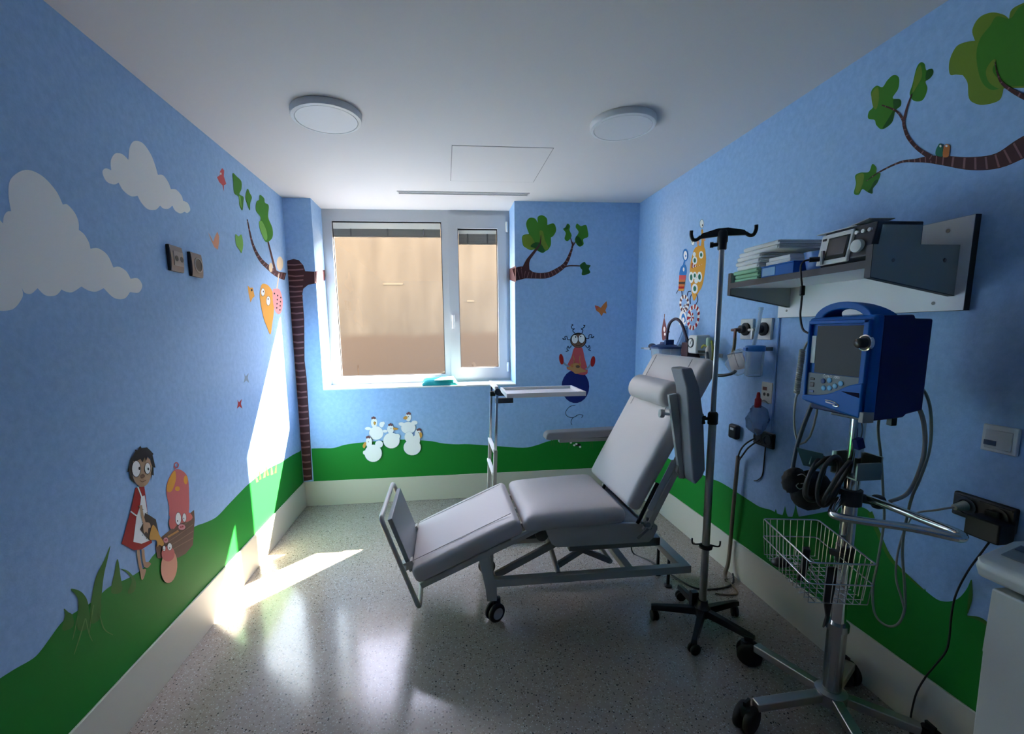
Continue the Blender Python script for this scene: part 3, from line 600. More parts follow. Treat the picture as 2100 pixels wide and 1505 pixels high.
m.stroke([(1500, 780), (1290, 712), (1140, 622), (1095, 540), (1076, 455)], [60, 42, 24, 12, 6], 'bark', stripes='barkl', every=3, lay=4)
m.done('painted_foliage', 'big green painted leaf cluster, upper right')
for q, dk, li, lb in (([(165, 680), (205, 630), (250, 640), (285, 590), (330, 552), (370, 570), (366, 650), (325, 720), (380, 730), (385, 775), (345, 815), (320, 900), (250, 950), (205, 920), (192, 882), (145, 870), (150, 820), (182, 780)], [(330, 735), (380, 735), (380, 780), (345, 812), (318, 900), (250, 946), (300, 860), (330, 800)], [(170, 690), (215, 640), (225, 720), (205, 800), (180, 780)], 'three-lobed green painted leaf cluster'),
    ([(500, 500), (530, 458), (560, 470), (572, 515), (615, 505), (622, 540), (600, 575), (566, 600), (580, 655), (545, 735), (480, 740), (450, 690), (470, 620)], [(575, 520), (618, 508), (618, 550), (570, 592)], [(500, 520), (530, 480), (540, 560), (500, 640), (470, 680), (480, 600)], 'upright green painted leaf cluster'),
    ([(50, 1290), (90, 1268), (150, 1262), (175, 1205), (204, 1230), (206, 1270), (236, 1275), (214, 1340), (180, 1385), (176, 1422), (142, 1412), (102, 1390), (75, 1430), (40, 1420), (55, 1350)], [(190, 1330), (218, 1320), (205, 1350), (180, 1385), (175, 1420), (142, 1410), (165, 1380)], [(60, 1290), (110, 1275), (110, 1330), (80, 1410), (50, 1410), (60, 1350)], 'lowest green painted leaf cluster')):
    m = Mural('R', o, k); m.fill(q, 'leaf', lay=1).fill(dk, 'leafd', lay=2).fill(li, 'leafy', lay=2); m.done('painted_leaves', lb)
m = Mural('R', o, k); m.fill([(655, 1075), (672, 1055), (692, 1080), (690, 1148), (645, 1142), (640, 1110)], 'teal', lay=6).ell(676, 1073, 8, 9, 'white', lay=7).done('painted_bird', 'green painted bird on the branch')
m = Mural('R', o, k); m.fill([(700, 1080), (722, 1058), (746, 1075), (742, 1110), (734, 1150), (694, 1150)], 'bird', lay=6).ell(720, 1072, 9, 8, 'white', lay=7).done('painted_bird', 'orange painted bird on the branch')
o = (1340, 430); k = 5.19
m = Mural('R', o, k)
m.stroke([(520, 410), (525, 320), (517, 210)], [40, 26, 18], 'orange', lay=1).eye(515, 150, 20, 44, 522, 165, .25, 2).eye(420, 338, 16, 40, 414, 340, .25, 2).ell(475, 350, 14, 24, 'peach', lay=2).ell(542, 318, 12, 16, 'peach', lay=2).stroke([(470, 370), (490, 395), (520, 400)], 12, 'orange', lay=2)
m.fill([(450, 400), (520, 385), (550, 425), (558, 560), (525, 790), (475, 890), (432, 968), (408, 880), (388, 640), (415, 480)], 'orange', lay=2)
for x, y, rx, ry, c in ((508, 480, 24, 40, 1), (440, 540, 26, 44, 1), (435, 475, 16, 24, 0), (402, 720, 26, 60, 1), (490, 715, 28, 56, 1), (440, 700, 22, 40, 1), (440, 840, 32, 52, 1), (455, 755, 20, 30, 0)):
    m.ell(x, y, rx, ry, 'white', lay=3)
    if c: m.ell(x, y, rx*.5, ry*.55, 'teal', lay=4)
for i in range(10): m.fill([(408+i*11, 570+25*math.sin(i/3)+i), (420+i*11, 572+25*math.sin(i/3)), (418+i*11, 625-i*5), (406+i*11, 618-i*4)], ('red', 'white')[i % 2], False, lay=5)
m.stroke([(405, 900), (390, 950), (395, 1005)], 9, 'line', lay=3).stroke([(460, 900), (472, 960), (450, 1010)], 8, 'line', lay=3).stroke([(360, 915), (370, 875), (400, 868)], 9, 'line', lay=3)
m.ell(340, 482, 29, 68, 'blue', lay=2).ell(340, 486, 19, 48, 'white', lay=3).ell(344, 492, 6, 12, 'blue', lay=4).stroke([(332, 545), (325, 575), (322, 600)], 16, 'blue', lay=2)
m.fill([(300, 600), (330, 580), (352, 620), (345, 700), (280, 700), (282, 640)], 'blue', lay=2).ell(322, 635, 9, 22, 'white', lay=3)
for i, c in enumerate(('coral', 'coral', 'bird', 'jug', 'bird', 'red', 'gold')): m.fill([(276+i*-2, 696+i*24), (347-i*3, 696+i*24), (345-i*4, 721+i*24), (273-i*1, 721+i*24)], c, False, lay=3)
m.stroke([(268, 845), (255, 870), (243, 892)], 7, 'line', lay=2).stroke([(300, 865), (304, 900), (302, 940)], 8, 'line', lay=2)
m.ell(328, 1000, 52, 95, ('fin', 'white'), 0, 18, lay=2, ring=.4).ell(335, 1035, 18, 40, ('fin', 'white'), 20, 8, lay=3, ring=.7)
m.ell(425, 1145, 66, 140, ('red', 'white'), 8, 22, lay=2, ring=.34).ell(405, 1140, 26, 50, ('red', 'white'), 0, 10, lay=3, ring=.75)
m.fill([(285, 1100), (312, 1080), (345, 1110), (350, 1180), (330, 1225), (275, 1215)], 'white', lay=4).fill([(300, 1130), (320, 1105), (340, 1150), (342, 1190), (320, 1200), (302, 1180)], 'blue', lay=5).ell(318, 1172, 13, 26, 'white', lay=6)
m.done('painted_animals', 'painted spotted yellow animal and blue animal riding a striped bicycle')
m = Mural('R', o, k)
m.fill([(115, 1150), (130, 1210), (145, 1270), (178, 1300), (150, 1320), (130, 1370), (98, 1390), (88, 1300), (100, 1210)], 'fin', lay=1).ell(116, 1272, 10, 28, 'white', lay=2).ell(122, 1325, 9, 16, 'white', lay=2).stroke([(118, 1110), (116, 1150)], 7, 'fin', lay=1)
m.done('painted_animal', 'small brown painted animal near the corner')

# ------------------------------------------------------------------ treatment chair (long axis along x, head end at +x)
CH = thing('treatment_chair', (.55, 2.38, 0), 'reclined taupe upholstered treatment chair on a grey wheeled steel frame', 'treatment chair')
def slab(a, b, th, n):           # a -> b is the top line in xz, n the outward normal
    a, b, n = V((a[0], a[1])), V((b[0], b[1])), V(n); return [tuple(a), tuple(b), tuple(b-n*th), tuple(a-n*th)]
def cushion(name, a, b, th, n, y0, y1, crown, r=.028, nx=10, ny=8):
    """padded cushion: top line a-b in the xz plane, crowned across and along"""
    g = G(); a, b = V((a[0], 0, a[1])), V((b[0], 0, b[1])); n = V((n[0], 0, n[1])); B = g.b
    def grid(top):
        R = []
        for i in range(nx+1):
            u = i/nx; row = []
            for j in range(ny+1):
                v = j/ny; p = a.lerp(b, u); p = V((p.x, y0+(y1-y0)*v, p.z))
                c = crown*(1-(2*u-1)**4)*(1-(2*v-1)**4) if top else 0
                row.append(B.verts.new(p+n*(c if top else -th)))
            R.append(row)
        return R
    T, Bt = grid(1), grid(0)
    for i in range(nx):
        for j in range(ny):
            g.face([T[i][j], T[i+1][j], T[i+1][j+1], T[i][j+1]]); g.face([Bt[i][j], Bt[i][j+1], Bt[i+1][j+1], Bt[i+1][j]])
    for i in range(nx):
        g.face([T[i][0], Bt[i][0], Bt[i+1][0], T[i+1][0]]); g.face([T[i][ny], T[i+1][ny], Bt[i+1][ny], Bt[i][ny]])
    for j in range(ny):
        g.face([T[0][j], T[0][j+1], Bt[0][j+1], Bt[0][j]]); g.face([T[nx][j], Bt[nx][j], Bt[nx][j+1], T[nx][j+1]])
    return obj(name, g, LEATHER, CH, bev=r, seg=4, ang=180)
CY0, CY1 = 2.09, 2.685
LD = V((.916, .402)); LN = V((-.402, .916))
lo = cushion('leg_rest', (-.205, .338), (.34, .577), .085, LN, CY0, CY1, .014)
se = cushion('seat', (.37, .578), (.905, .600), .085, (-.03, 1), CY0, CY1, .024, .035)
BD = V((.4726, .8813)); BN = V((-.8813, .4726))
ba = cushion('backrest', (.898, .612), (1.303, 1.367), .085, BN, CY0, CY1, .016)
SEAM = M('seam_thread', (150, 144, 142), .6)
def on_leg(t, n=.0): return (-.205+LD.x*t+LN.x*n, .338+LD.y*t+LN.y*n)
for yy in (CY0+.075, CY1-.075):
    p = [on_leg(t, .0125) for t in (.02, .15, .3, .45, .57)]
    obj('seam', G().tube([(x, yy, z) for x, z in p], .0016, 6), SEAM, lo)
p0 = lambda t, n: (.898+BD.x*t+BN.x*n, .612+BD.y*t+BN.y*n)
for yy in (CY0+.10, CY1-.10):
    obj('seam', G().tube([(p0(t, .0155)[0], yy, p0(t, .0155)[1]) for t in (.5, .58, .66, .74, .83)], .0016, 6), SEAM, ba)
# roll pillow: half round, lying on the backrest
g = G(); c = p0(.615, .012); rings = []
for i in range(25):
    y = 2.165+.43*i/24; e = 1-abs(2*i/24-1); k = min(1, (e*12)**.5 if e < 1/12 else 1)*.9+.1 if 0 < i < 24 else .86
    R = []
    for j in range(22):
        a = 2*math.pi*j/22; u, w_ = .072*math.cos(a), .056*math.sin(a)
        if w_ < -.01: w_ = -.01+(w_+.01)*.25
        R.append(g.b.verts.new((c[0]+(BD.x*u+BN.x*(w_+.02))*k+(1-k)*0, y, c[1]+(BD.y*u+BN.y*(w_+.02))*k)))
    rings.append(R)
g.loft(rings)
obj('neck_pillow', g, LEATHER, CH, ang=180, bev=.01, seg=3)
# frame under the leg rest
g = G()
for yy in (2.125, 2.645): g.bar((-.155, yy, .243), (.49, yy, .527), .028, .030)
for t in (.12, .52): g.bar((-.155+.916*t, 2.125, .243+.402*t), (-.155+.916*t, 2.645, .243+.402*t), .03, .022)
obj('leg_rest_frame', g, GREYPAINT, CH, bev=.003)
for a_, b_, w_ in (((.305, 2.112, .462), (.44, 2.112, .522), .012), ((.19, 2.116, .405), (.255, 2.116, .434), .008)): obj('hinge_strip', G().bar(a_, b_, w_, .016), M('pale_bracket', (196, 198, 196), .4), CH, bev=.002)
# footboard: rod loop and panel
fd = V((.165, 0, -.478)).normalized(); ft = V((-.335, 0, .612))
def fb(t, y): q = ft+fd*t; return V((q.x, y, q.z))
FY0, FY1 = 2.112, 2.640
loop = [fb(.03, FY0), fb(.0, FY0+.035), fb(0, FY1-.035), fb(.03, FY1), fb(.25, FY1), fb(.485, FY1), fb(.515, FY1-.03), fb(.515, FY0+.03), fb(.485, FY0), fb(.25, FY0)]
def round_loop(pts, r=.03):
    out = []; n = len(pts)
    for i in range(n):
        a, b, c = V(pts[i-1]), V(pts[i]), V(pts[(i+1) % n]); d0 = (a-b).normalized()*min(r, (a-b).length/2.01); d1 = (c-b).normalized()*min(r, (c-b).length/2.01)
        for t in (0, .25, .5, .75, 1): out.append(((b+d0)*(1-t)**2+b*2*t*(1-t)+(b+d1)*t*t))
    return out
corners = [fb(0, FY0), fb(0, FY1), fb(.515, FY1), fb(.515, FY0)]
obj('footboard_frame', G().tube(round_loop(corners, .035), .0125, 10, closed=True, smooth=False), GREYPAINT, CH, ang=60)
nn = V((.478, 0, .165)).normalized()
obj('footboard_panel', G().obox(fb(.185, (FY0+FY1)/2)+nn*.026, fd*.152, (0, .222, 0), nn*.012), M('footboard_grey', (126, 132, 134), .45), CH, bev=.004)
for y_ in (FY0+.06, FY1-.06): obj('footboard_strut', G().bar(fb(.30, y_)-nn*.008, fb(.30, y_)+nn*.05, .04, .04), GREYPAINT, CH)
obj('footboard_rail', G().bar(fb(.30, FY0), fb(.30, FY1), .02, .02), GREYPAINT, CH)
# seat side panels and beam
pan = [(.484, .537), (.70, .530), (1.063, .503), (1.080, .490), (1.080, .470), (1.055, .420), (1.035, .402), (.545, .405), (.515, .425), (.476, .520)]
for y0 in (2.105, 2.640): obj('side_panel', G().prof(pan, y0, y0+.02), GREYPAINT, CH, bev=.004)
obj('seat_pan', G().box(.44, 1.02, 2.14, 2.63, .487, .500).box(1.0, 1.03, 2.13, 2.64, .42, .50), GREYDARK, CH, bev=.003)
obj('lift_beam', G().box(.62, 1.12, 2.15, 2.19, .355, .402).box(.62, 1.12, 2.58, 2.62, .355, .402).box(1.08, 1.12, 2.15, 2.62, .36, .40), GREYDARK, CH, bev=.004)
# base
obj('base_frame', G().box(.20, 1.29, 2.135, 2.175, .192, .234).box(.20, 1.29, 2.59, 2.63, .192, .234).box(.94, .985, 2.17, 2.60, .195, .230).box(1.245, 1.30, 2.14, 2.63, .190, .232), M('base_grey', (172, 169, 158), .4), CH, bev=.004)
for yy in (2.155, 2.61):
    leg = obj('leg', G().prism([(.138, yy-.022, .372), (.196, yy-.022, .372), (.232, yy-.022, .19), (.232, yy-.022, .118), (.180, yy-.022, .118), (.172, yy-.022, .19)], (0, .044, 0)), GREYPAINT, CH, bev=.003)
    obj('leg_post', G().box(.205, .222, yy+.03, yy+.047, .22, .36), GREYPAINT, CH)
WHEEL = M('wheel_hub_grey', (176, 176, 168), .5)
def caster(par, x, y, r, w, ang, top, name='caster', twin=True, mat=None, hub=True):
    """twin wheel on a swivel fork; ang = heading of the wheel"""
    mat = mat or BLACKRUB; a = V((math.cos(ang), math.sin(ang), 0)); n = V((-a.y, a.x, 0)); c = V((x, y, r)); off = a*(r*.35)
    g = G()
    for s in ((-1, 1) if twin else (0,)):
        q = c+n*s*w*.55
        g.lathe(q-n*w*.4, [(r*.80, 0), (r*.95, w*.1), (r, w*.25), (r, w*.55), (r*.95, w*.7), (r*.80, w*.8)], n, 26)
    o = obj(name, g, mat, par, ang=50)
    g = G().lathe((c+off).xy.to_3d()+V((0, 0, r*1.35)), [(r*.34, 0), (r*.34, top-r*1.35)], n=14)
    g.prism([c+n*w*.14+V((0, 0, 0))+a*(-r*.25), c+n*w*.14+a*(r*.25), c+n*w*.14+off*1.4+V((0, 0, r*1.45)), c+n*w*.14-off*.6+V((0, 0, r*1.45))], -n*w*.28)
    obj('fork', g, BLACK, o, ang=50)
    if hub:
        for s in (-1, 1): obj('hub_cap', G().lathe(c+n*s*w*(.96 if twin else .4), [(r*.62, 0), (r*.60, s*w*.06), (r*.12, s*w*.10)], n, 20), WHEEL, o)
    return o
caster(CH, .222, 2.150, .050, .030, .55, .122)
caster(CH, .222, 2.610, .050, .030, .3, .122)
for yy in (2.33, 2.46): obj('levelling_foot', G().lathe((1.272, yy, 0), [(.022, 0), (.024, .008), (.010, .016), (.009, .192)], n=16), BLACK, CH)
# scissor lift and actuator
for yy in (2.20, 2.565):
    for a_, b_, dy, w_ in (((.235, .225), (.56, .385), 0, .036), ((.565, .235), (.80, .375), .024, .032), ((.62, .378), (.86, .262), 0, .030)):
        obj('scissor_arm', G().bar((a_[0], yy+dy, a_[1]), (b_[0], yy+dy, b_[1]), .022, w_), GREYDARK, CH, bev=.003)
for a_, b_ in (((.565, 2.16, .232), (.565, 2.60, .36)), ((.86, 2.19, .262), (.86, 2.58, .262))): obj('cross_rod', G().cyl(a_, b_, .014), M('bright_rod', (188, 190, 188), .35, .6), CH)
obj('actuator', G().cyl((.46, 2.37, .40), (.92, 2.37, .29), .022).box(.42, .52, 2.31, 2.43, .36, .47).cyl((.50, 2.26, .40), (.50, 2.32, .40), .035), M('actuator_brown', (92, 82, 76), .5), CH, bev=.004)
# back support and knob
for yy in (2.075, 2.665): obj('back_support', G().bar((1.0, yy, .505), (1.175, yy, .870), .030, .050, (0, 1, 0)), GREYPAINT, CH, bev=.003)
obj('support_face', G().bar((1.015, 2.062, .600), (1.135, 2.062, .850), .036, .006, (0, 1, 0)), M('bright_strip', (190, 192, 194), .35), CH)
for yy in (2.115, 2.63): obj('gas_spring', G().cyl((.97, yy, .50), (1.075, yy, .72), .010), BLACK, CH)
g = G(); c = V((1.0, 2.070, .525))
g.lathe(c, [(.020, 0), (.022, -.012), (.014, -.020), (.004, -.021)], (0, 1, 0), 18)
for i in range(5):
    a = 2*math.pi*i/5+.3; g.bar(c+V((0, -.008, 0)), c+V((.036*math.cos(a), -.008, .036*math.sin(a))), .014, .014, (0, 1, 0))
g.cyl(c+V((.03, -.004, -.01)), c+V((-.05, -.01, -.075)), .007)
obj('star_knob', g, M('knob_grey', (120, 122, 122), .45), CH, bev=.003)
# folded-up near armrest
ARM = obj('armrest', G().prism([(1.082, 2.050, 1.326), (1.138, 2.050, 1.330), (1.178, 2.050, 1.235), (1.205, 2.050, 1.10), (1.228, 2.050, .835), (1.215, 2.050, .800), (1.180, 2.050, .762), (1.166, 2.050, .790), (1.112, 2.050, 1.236)], (0, -.105, 0)), PADGREY, CH, bev=.010, seg=3, label='grey padded armrest folded up beside the backrest')
g = G().bar((1.092, 2.040, 1.195), (1.168, 2.040, .770), .040, .022, (0, 1, 0))
obj('armrest_bar', g, M('arm_bar', (168, 168, 164), .38), ARM, bev=.003)
obj('armrest_knob', G().lathe((1.098, 2.052, 1.092), [(.007, 0), (.007, .035), (.020, .036), (.022, .046), (.020, .056), (.004, .058)], (-.9, .1, .1), 20), M('knob_pale', (186, 186, 184), .35), ARM)
obj('armrest_bracket', G().prism([(1.14, 2.03, .86), (1.165, 2.03, .85), (1.200, 2.03, .800), (1.19, 2.03, .775), (1.165, 2.03, .765), (1.13, 2.03, .80)], (0, .035, 0)).cyl((1.176, 2.02, .785), (1.176, 2.075, .785), .008), GREYDARK, ARM, bev=.002)
# far armrest, level
AR2 = obj('armrest', G().prism([(.632, 2.765, .808), (.640, 2.765, .838), (.66, 2.765, .852), (1.20, 2.765, .862), (1.20, 2.765, .812), (.66, 2.765, .800)], (0, .095, 0)), PADGREY, CH, bev=.010, seg=3, label='grey padded armrest lowered level on the far side')
obj('armrest_bar', G().box(.73, 1.17, 2.785, 2.825, .778, .803).bar((1.13, 2.80, .79), (1.06, 2.70, .62), .03, .03), M('arm_bar2', (150, 150, 148), .4), AR2, bev=.003)
tag(obj('chair_power_cable', G().tube([(1.10, 2.60, .375), (1.16, 2.66, .28), (1.20, 2.70, .12), (1.23, 2.72, .006), (1.30, 2.60, .006), (1.36, 2.40, .006), (1.42, 2.28, .006), (1.55, 2.26, .006), (1.66, 2.30, .006), (1.70, 2.36, .03)], .0048, 8), DARKCABLE), 'thin dark power cable trailing from under the treatment chair over the floor', 'cable')

# ------------------------------------------------------------------ overbed table behind the chair
TB = thing('overbed_table', (.33, 3.15, 0), 'steel overbed table with a white rimmed tray behind the treatment chair', 'overbed table')
y0, y1 = 3.015, 3.385
ty0, ty1, tx0, tx1, tz = 3.0, 3.36, .415, .975, 1.052
obj('tray', G().box(tx0+.002, tx1-.002, ty0+.002, ty1-.002, tz, tz+.010).box(tx0, tx1, ty0, ty0+.016, tz, tz+.030).box(tx0, tx1, ty1-.016, ty1, tz, tz+.030).box(tx0, tx0+.016, ty0+.016, ty1-.016, tz, tz+.030).box(tx1-.016, tx1, ty0+.016, ty1-.016, tz, tz+.030),
    M('tray_white', (214, 214, 212), .4), TB, flat=True)
BRD = M('bracket_dark', (52, 60, 66), .4, .5)
for ya_ in (y0-.01, y1-.035): obj('tray_bracket', G().box(.335, .46, ya_, ya_+.035, tz-.035, tz), BRD, TB, bev=.002)
obj('pivot_knob', G().cyl((.352, y0-.020, tz+.045), (.352, y0+.03, tz+.045), .022), BRD, TB, bev=.002)
xt = .345
for yy in (y0, y1): obj('inner_post', G().bar((xt-.016, yy, .60), (xt+.005, yy, 1.112), .018, .022, (0, 1, 0)), CHROME, TB, bev=.002)
obj('top_bar', G().box(xt-.014, xt+.014, y0-.016, y1+.016, 1.105, 1.135), WHITE_PLASTIC, TB, bev=.006)
for yy in (y0, y1): obj('post', G().bar((xt-.038, yy, .09), (xt-.012, yy, .685), .026, .030, (0, 1, 0)), M('post_grey', (176, 176, 168), .4), TB, bev=.003)
for x_, z_ in ((xt-.03, .665), (xt-.04, .50)): obj('crossbar', G().box(x_, x_+.025, y0, y1, z_, z_+.022), WHITE_PLASTIC, TB, bev=.002)
obj('base', G().box(xt-.06, xt-.02, y0-.02, y1+.02, .07, .10).box(xt-.05, .80, y0-.02, y0+.02, .065, .10).box(xt-.05, .80, y1-.02, y1+.02, .065, .10), M('post_grey2', (150, 150, 146), .4), TB, bev=.003)
for x in (.33, .77):
    for yy in (y0, y1): caster(TB, x, yy, .027, .018, 0, .068, hub=False)

# ------------------------------------------------------------------ IV stand
ix, iy = 1.262, 1.965
IV = thing('infusion_stand', (ix, iy, 0), 'tall steel infusion stand with a black five-star wheeled base and double hook', 'infusion stand')
obj('hub', G().lathe((ix, iy, 0), [(.020, .062), (.036, .064), (.038, .11), (.026, .125), (.023, .15)], n=24).box(ix-.045, ix-.01, iy+.02, iy+.05, .08, .175), BLACK, IV, bev=.002)
for i in range(5):
    a = math.radians(15+72*i); d = V((math.cos(a), math.sin(a), 0)); n = V((-d.y, d.x, 0)); c = V((ix, iy, 0))
    g = G(); A = []
    for t, h0, h1, w in ((.02, .072, .108, .020), (.12, .068, .100, .017), (.215, .062, .090, .014), (.245, .060, .084, .014)):
        q = c+d*t; A.append([g.b.verts.new(q+n*w+V((0, 0, h0))), g.b.verts.new(q-n*w+V((0, 0, h0))), g.b.verts.new(q-n*w*.8+V((0, 0, h1))), g.b.verts.new(q+n*w*.8+V((0, 0, h1)))])
    g.loft(A)
    lg = obj('leg', g, BLACK, IV, bev=.003)
    q = c+d*.228; cst = G(); hd = a+.9+i*.5; u = V((math.cos(hd), math.sin(hd), 0)); nn_ = V((-u.y, u.x, 0))
    for s in (-1, 1): cst.lathe(q+nn_*s*.010-nn_*.007+V((0, 0, .027)), [(.019, 0), (.025, .002), (.027, .006), (.025, .013), (.019, .014)], nn_, 20)
    cst.cyl(q+V((0, 0, .03)), q+V((0, 0, .066)), .009)
    obj('caster', cst, BLACKRUB, lg, ang=50)
obj('outer_pole', G().cyl((ix, iy, .12), (ix, iy, 1.075), .0175, n=24), STEEL, IV)
obj('inner_pole', G().cyl((ix, iy, 1.05), (ix, iy, 1.90), .0115, n=20), STEEL, IV)
kc = V((ix, iy, 1.085))
g = G().lathe((ix, iy, 1.055), [(.021, 0), (.023, .004), (.023, .050), (.018, .058), (.013, .060)], n=22)
g.cyl(kc+V((-.018, -.004, 0)), kc+V((-.055, -.012, 0)), .007)
obj('clamp_collar', g, BLACK, IV, ang=50)
g = G(); q = kc+V((-.058, -.012, 0))
for i in range(4):
    a = math.pi/4+math.pi/2*i+.2; g.bar(q, q+V((.004*math.cos(a), .026*math.cos(a), .026*math.sin(a))), .013, .014, (1, 0, 0))
obj('clamp_knob', g, BLACK, IV, bev=.003)
g = G().lathe((ix, iy, .425), [(.0185, 0), (.030, .002), (.032, .014), (.018, .020)], n=20)
hd = V((.92, -.38, 0))
for s in (-1, 1): g.tube([V((ix, iy, .445))+hd*s*.02, V((ix, iy, .440))+hd*s*.05, V((ix, iy, .446))+hd*s*.062, V((ix, iy, .470))+hd*s*.064], .004, 8)
obj('bag_hook_ring', g, BLACK, IV, ang=50)
hz = 1.905; hd = V((.88, -.48, 0)).normalized(); hn = V((hd.y, -hd.x, 0))
g = G(); c = V((ix, iy, hz))
g.lathe(c+V((0, 0, -.045)), [(.017, 0), (.019, .004), (.019, .030), (.022, .034), (.022, .075), (.016, .085)], n=20)
g.cyl(c+V((0, 0, -.02)), c+V((0, 0, -.02))-hd*.04, .009).lathe(c+V((0, 0, -.02))-hd*.036, [(.013, 0), (.013, .014)], -hd, 10)
obj('hook_socket', g, BLACK, IV, ang=50)
g = G(); top = .045
pr = [(-.100, top-.030), (-.085, top-.012), (-.02, top+.004), (.02, top+.004), (.085, top-.012), (.100, top-.030), (.095, top-.034), (.02, top-.030), (-.02, top-.030), (-.095, top-.034)]
g.prism([c+hd*x+V((0, 0, z))-hn*.008 for x, z in pr], hn*.016)
for s in (-1, 1): g.tube([c+hd*s*.090+V((0, 0, top-.024)), c+hd*s*.106+V((0, 0, top-.036)), c+hd*s*.122+V((0, 0, top-.034)), c+hd*s*.130+V((0, 0, top-.014)), c+hd*s*.130+V((0, 0, top+.006))], .0080, 10)
obj('hook_bar', g, BLACK, IV, ang=50)

# ------------------------------------------------------------------ vital signs monitor on its trolley
qx, qy = 1.430, 1.385
TR = thing('monitor_trolley', (qx, qy, 0), 'chrome trolley with five splayed legs and a wire basket carrying the blue monitor', 'trolley')
obj('pole', G().cyl((qx, qy, .09), (qx, qy, 1.196), .0235, n=28), CHROME, TR)
obj('lower_sleeve', G().cyl((qx, qy, .10), (qx, qy, .40), .031, n=28).cyl((qx, qy, .39), (qx, qy, .415), .036, n=28), M('sleeve_steel', (170, 172, 170), .22, 1), TR, ang=50)
obj('hub', G().lathe((qx, qy, 0), [(.040, .085), (.052, .09), (.052, .135), (.036, .142)], n=24), STEEL, TR, ang=50)
for i, a in enumerate((107, 179, 251, 322, 33)):
    a = math.radians(a); d = V((math.cos(a), math.sin(a), 0)); c = V((qx, qy, 0)); R = (.335, .335, .335, .285, .30)[i]
    lg = obj('leg', G().bar(c+d*.045+V((0, 0, .115)), c+d*(R-.03)+V((0, 0, .098)), .038, .034), M('leg_steel', (182, 180, 172), .3, 1), TR, bev=.005)
    q = c+d*R
    if i == 4: q = V((1.655, 1.545, 0))
    caster(lg, q.x, q.y, .051, .034, (a+.7, a+.5, a+.3, 1.50, 1.57)[i], .105, hub=False)
# handle loop
hz = .905
hp = [V((1.238, 1.243, hz)), V((1.275, 1.205, hz)), V((1.385, 1.132, hz)), V((1.440, 1.065, hz)), V((1.462, 1.060, hz)), V((1.478, 1.090, hz)), V((1.480, 1.20, hz)), V((1.478, 1.335, hz)), V((1.452, 1.400, hz)), V((1.40, 1.385, hz)), V((1.265, 1.283, hz))]
obj('push_handle', G().tube(hp, .0125, 12, 6, True), CHROME, TR, ang=60)
obj('handle_clamp', G().cyl((qx, qy, hz-.028), (qx, qy, hz+.028), .034, n=24).cyl((qx+.02, qy-.01, hz), (qx+.07, qy-.03, hz-.01), .016).lathe((qx+.065, qy-.03, hz-.01), [(.024, 0), (.026, .01), (.024, .022), (.008, .024)], (1, -.2, -.1), 16), BLACK, TR, ang=50)
# hose bracket box with side plate
PL = M('bracket_steel', (150, 158, 150), .28, 1)
bz0, bz1 = .985, 1.065
g = G().box(1.385, 1.472, 1.326, 1.332, bz0, bz1-.02).box(1.472, 1.478, 1.326, 1.43, bz0, bz1).box(1.385, 1.472, 1.332, 1.43, bz0, bz0+.005).box(1.385, 1.472, 1.424, 1.430, bz0+.005, bz1)
obj('hose_bracket', g, PL, TR, flat=True)
obj('bracket_plate', G().prism([(1.228, 1.412, 1.087), (1.296, 1.372, 1.072), (1.300, 1.372, 1.015), (1.250, 1.402, 1.024)], (.003, .004, 0)).bar((1.265, 1.395, 1.045), (1.39, 1.40, 1.03), .012, .03), M('plate_green_steel', (120, 146, 132), .35, .8), TR, bev=.001)
# wire basket (hung on the pole's chair side)
BA, BB, BC, BDn = V((1.240, 1.560, 0)), V((1.440, 1.520, 0)), V((1.345, 1.190, 0)), V((1.155, 1.230, 0))
WIRE = M('basket_wire', (190, 194, 190), .25, 1)
zt, zm_, zb_ = .757, .685, .612
bk = obj('wire_basket', G().tube(round_loop([q+V((0, 0, zt)) for q in (BA, BB, BC, BDn)], .015), .0032, 8, closed=True, smooth=False).tube(round_loop([q+V((0, 0, zm_)) for q in (BA, BB, BC, BDn)], .015), .0026, 8, closed=True, smooth=False), WIRE, TR, ang=60)
g = G(); cen = (BA+BB+BC+BDn)/4
def ins(q): return cen+(q-cen)*.93
def edge(a, b, n):
    for i in range(n+1):
        t = i/n; p = a.lerp(b, t); q = ins(a).lerp(ins(b), t)
        g.tube([p+V((0, 0, zt)), p.lerp(q, .5)+V((0, 0, zm_)), q+V((0, 0, zb_))], .0015, 5, 1, smooth=False)
edge(BA, BB, 8); edge(BB, BC, 13); edge(BC, BDn, 8); edge(BDn, BA, 13)
for i in range(1, 8): g.tube([ins(BA).lerp(ins(BB), i/8)+V((0, 0, zb_)), ins(BDn).lerp(ins(BC), i/8)+V((0, 0, zb_))], .0015, 5, smooth=False)
for i in range(0, 12): g.tube([ins(BA).lerp(ins(BDn), i/11)+V((0, 0, zb_)), ins(BB).lerp(ins(BC), i/11)+V((0, 0, zb_))], .0015, 5, smooth=False)
obj('basket_mesh', g, WIRE, bk, ang=60)
obj('basket_clamp', G().cyl((qx, qy, .66), (qx, qy, .72), .030, n=20).bar((qx-.02, qy, .69), (1.392, qy-.005, .69), .05, .02), BLACK, TR)

